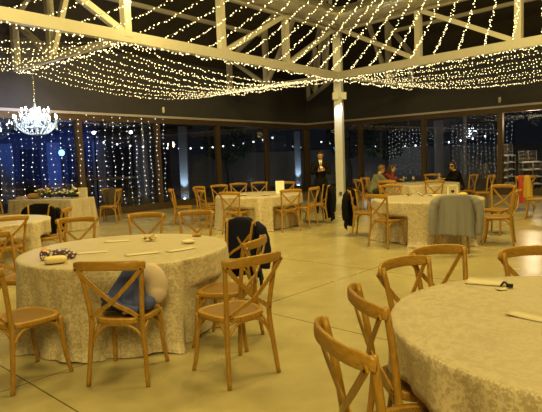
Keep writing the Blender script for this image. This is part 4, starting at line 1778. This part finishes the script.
# ------------------------------------------------------------------ chandelier
CHX, CHY = -5.80, 13.41
ch = empty('chandelier', (CHX, CHY, 2.35))
tag(ch, 'bright white crystal chandelier hanging in front of the left windows', 'chandelier')
q = MB()
q.tube([(0, 0, 0.78), (0, 0, 1.70)], 0.014, 8)
for k in range(9):
    q.ell((0, 0, 0.82 + k * 0.1), (0.022, 0.022, 0.04), 0, 8, 6)
q.build('hanging_chain', M['chrome'], ch)
q = MB()
q.lathe([(0.02, 0.0), (0.06, 0.04), (0.03, 0.10), (0.05, 0.2), (0.09, 0.26), (0.04, 0.34), (0.03, 0.5), (0.07, 0.58), (0.1, 0.66), (0.03, 0.72), (0.02, 0.8)], (0, 0, 0), 18)
q.build('stem', M['crystal'], ch)
for tier, (n, rad, zr, hh) in enumerate(((10, 0.50, 0.30, 0.16), (6, 0.31, 0.48, 0.14))):
    for k in range(n):
        a = 2 * pi * k / n + 0.2 * tier
        c, s = cos(a), sin(a)
        q = MB()
        P = spline([(0.03 * c, 0.03 * s, zr - 0.02), (rad * 0.35 * c, rad * 0.35 * s, zr - 0.10), (rad * 0.75 * c, rad * 0.75 * s, zr - 0.07), (rad * c, rad * s, zr + 0.03)], 5)
        q.tube(P, 0.012, 8)
        q.lathe([(0.012, 0.0), (0.05, 0.015), (0.052, 0.022), (0.015, 0.02), (0.014, 0.10), (0.01, 0.10)], (rad * c, rad * s, zr + 0.03), 12)
        arm = q.build('arm', M['crystal'], ch)
        q = MB()
        q.lathe([(0.008, 0.0), (0.021, 0.025), (0.016, 0.055), (0.003, 0.085)], (rad * c, rad * s, zr + 0.13), 10)
        q.build('candle_bulb', M['candle'], arm)
        q = MB()
        for d in range(4):
            q.octa((rad * c, rad * s, zr - 0.01 - d * 0.045), 0.017 if d < 3 else 0.026)
        q.build('crystal_drop', M['crystal'], arm)
for k in range(20):
    a = 2 * pi * k / 20
    P, rr = [], []
    for d in range(22):
        t = d / 21
        r = 0.09 + 0.36 * t
        P.append((r * cos(a), r * sin(a), 0.64 - 0.36 * t - 0.10 * sin(pi * t)))
        rr.append(0.017 if d % 2 else 0.004)
    for d in range(1, 14):
        t = d / 13
        r = 0.45 * (1 - t) + 0.05
        P.append((r * cos(a + 0.15 * t), r * sin(a + 0.15 * t), 0.28 - 0.25 * t - 0.09 * sin(pi * t)))
        rr.append(0.019 if d % 2 else 0.004)
    q = MB()
    q.tube(P, rr, 6)
    q.build('crystal_strand', M['crystal'], ch)
lamp('chandelier_glow', 'POINT', (CHX, CHY, 2.70), 75, (0.82, 0.88, 1.0), size=0.25)

# ------------------------------------------------------------------ fairy lights


def fairy(P, label, group, mat, pitch=0.10, r=0.0125, jit=0.035, seed=0, name='fairy_lights', wire=0.0022):
    rnd = random.Random(seed)
    m = MB()
    m.tube(P, wire, 4)
    acc = 0.0
    nxt = pitch * rnd.random()
    for i in range(len(P) - 1):
        a, b = P[i], P[i + 1]
        L = (b - a).length
        while nxt <= acc + L:
            t = (nxt - acc) / L
            p = a.lerp(b, t) + Vector((rnd.uniform(-jit, jit), rnd.uniform(-jit, jit), rnd.uniform(-jit, jit * 0.5)))
            m.octa(p, r * rnd.uniform(0.75, 1.2), 1)
            nxt += pitch * rnd.uniform(0.7, 1.3)
        acc += L
    o = m.build(name, [M['wire'], mat])
    tag(o, label, 'fairy lights', group)
    return o


def swag(a, b, sag, n=40):
    P = []
    for i in range(n + 1):
        t = i / n
        p = a.lerp(b, t)
        p.z -= sag * 4 * t * (1 - t)
        P.append(p)
    return P


ORD = ['first', 'second', 'third', 'fourth', 'fifth', 'sixth', 'seventh', 'eighth', 'ninth', 'tenth', 'eleventh', 'twelfth', 'thirteenth', 'fourteenth', 'fifteenth',
       'sixteenth', 'seventeenth', 'eighteenth', 'nineteenth', 'twentieth', 'twenty-first', 'twenty-second', 'twenty-third', 'twenty-fourth', 'twenty-fifth', 'twenty-sixth']
sd = 100
APEX = at(APEXP, 5.55)
for i in range(17):
    s = 0.35 + i * 0.66
    a = at(C0 + LB * s, BZ + 0.14)
    tail = [a + PL * 0.10 + Vector((0, 0, -0.30)), a + PL * 0.13 + Vector((0, 0, -0.02))]
    P = tail + swag(a, APEX, 0.30, 50)
    sd += 1
    fairy(P, 'warm string rising from the left roof beam to the peak, %s from the column' % ORD[i], 'fairy light strings fanning from the roof peak', M['bulb'], 0.095, 0.0108, 0.03, sd)
for i in range(11):
    s = 0.55 + i * 0.70
    a = at(C0 + RB * s, BZ + 0.14)
    tail = [a + PR * 0.10 + Vector((0, 0, -0.30)), a + PR * 0.13 + Vector((0, 0, -0.02))]
    P = tail + swag(a, APEX, 0.30, 50)
    sd += 1
    fairy(P, 'warm string rising from the right roof beam to the peak, %s from the column' % ORD[i], 'fairy light strings fanning from the roof peak', M['bulb'], 0.095, 0.0108, 0.03, sd)
for i in range(11):
    t = 0.25 + i * 0.43
    P = swag(at(C1 + PL * t, BZ - 0.02), at(C0 + PL * t, BZ - 0.02), 0.42 + 0.05 * sin(i * 2.1), 50)
    sd += 1
    fairy(P, 'warm light swag between rafters behind the left beam, %s out from the beam' % ORD[i], 'swagged fairy light strings over the left side', M['bulb'], 0.095, 0.0120, 0.03, sd)
CC0 = C0 + LB * LEN
for i in range(10):
    t = 0.25 + i * 0.47
    P = swag(at(CC0 + PL * t, BZ - 0.02), at(C1 + PL * t, BZ - 0.02), 0.42 + 0.05 * sin(i * 1.7), 50)
    sd += 1
    fairy(P, 'warm light swag leaving at the upper left corner, %s out from the beam' % ORD[i], 'swagged fairy light strings at the upper left', M['bulb'], 0.095, 0.0108, 0.03, sd)
for i in range(11):
    t = 0.25 + i * 0.40
    P = swag(at(C0 + PR * t, BZ - 0.02), at(C4 + PR * t, BZ - 0.02), 0.08 + 0.036 * i + 0.03 * sin(i * 2.3), 50)
    sd += 1
    fairy(P, 'warm light swag behind the right beam, %s out from the beam' % ORD[i], 'swagged fairy light strings over the right side', M['bulb'], 0.095, 0.0120, 0.03, sd)
for (P_, D_, L_, lab) in ((C0, LB, 14.0, 'warm fairy light string wrapped along the left roof beam'), (C0, RB, 9.0, 'warm fairy light string wrapped along the right roof beam'),
                          (C0, PL, 4.7, 'warm fairy light string wrapped along the rafter left of the column'), (C1, PL, 4.7, 'warm fairy light string wrapped along the rafter above the chandelier'),
                          (C0, PR, 4.4, 'warm fairy light string wrapped along the rafter right of the column')):
    P = []
    k = int(L_ / 0.15)
    for i in range(k + 1):
        P.append(at(P_ + D_ * (i * 0.15), BZ - 0.13 + 0.03 * sin(i * 1.1)))
    sd += 1
    fairy(P, lab, 'fairy light strings wrapped on the roof frame', M['bulb'], 0.06, 0.0125, 0.035, sd)
# cool light curtain in front of the left windows
for i in range(22):
    s = 8.55 + i * 0.285
    p = P0 + DA * s + NA * 0.10
    zlow = 0.12 + 0.25 * (math.sin(i * 2.7) * 0.5 + 0.5)
    P = [Vector((p.x + 0.02 * sin(z * 5 + i), p.y + 0.02 * cos(z * 4 + i), z)) for z in [TOPZ - 0.01 - k * 0.1 for k in range(int((TOPZ - zlow) / 0.1))]]
    sd += 1
    fairy(P, 'cool white vertical light strand on the left windows, %s from the right' % ORD[i], 'fairy light curtain on the left windows', M['coolbulb'], 0.165, 0.0115, 0.014, sd, 'fairy_light_strand', 0.0018)

# added light curtains on made-up frames, standing in for reflections in the right-hand glass
for g, (xa, ya, xb, yb, n, where) in enumerate(((6.15, 27.6, 7.75, 26.4, 11, 'left'), (8.75, 25.6, 11.0, 23.9, 15, 'right'))):
    A, B = Vector((xa, ya, 0)), Vector((xb, yb, 0))
    t = empty('added_light_frame', (xa, ya, -0.22))
    tag(t, 'added black frame holding the %s stand-in curtain of tiny lights outside the right windows' % where, 'frame', 'added frames on the terrace')
    dd = B - A
    for e in (Vector((0, 0, 0)), dd):
        q = MB()
        q.tube([e, e + Vector((0, 0, 3.1))], 0.03, 8)
        q.build('post', M['black_metal'], t)
    q = MB()
    q.tube([Vector((0, 0, 3.1)), dd + Vector((0, 0, 3.1))], 0.03, 8)
    q.build('crossbar', M['black_metal'], t)
    for i in range(n):
        p = A.lerp(B, (i + 0.5) / n)
        zl = 0.1 + 0.3 * (0.5 + 0.5 * sin(i * 2.3))
        P = [Vector((p.x + 0.02 * sin(z * 5 + i), p.y, z)) for z in [2.86 - k * 0.1 for k in range(int((2.86 - zl) / 0.1))]]
        sd += 1
        fairy(P, 'added strand standing in for reflected lights, %s from the left in the %s terrace curtain' % (ORD[i], where), 'added terrace light curtains', M['coolbulb'], 0.20, 0.0105, 0.03, sd, 'fairy_light_strand', 0.0018)
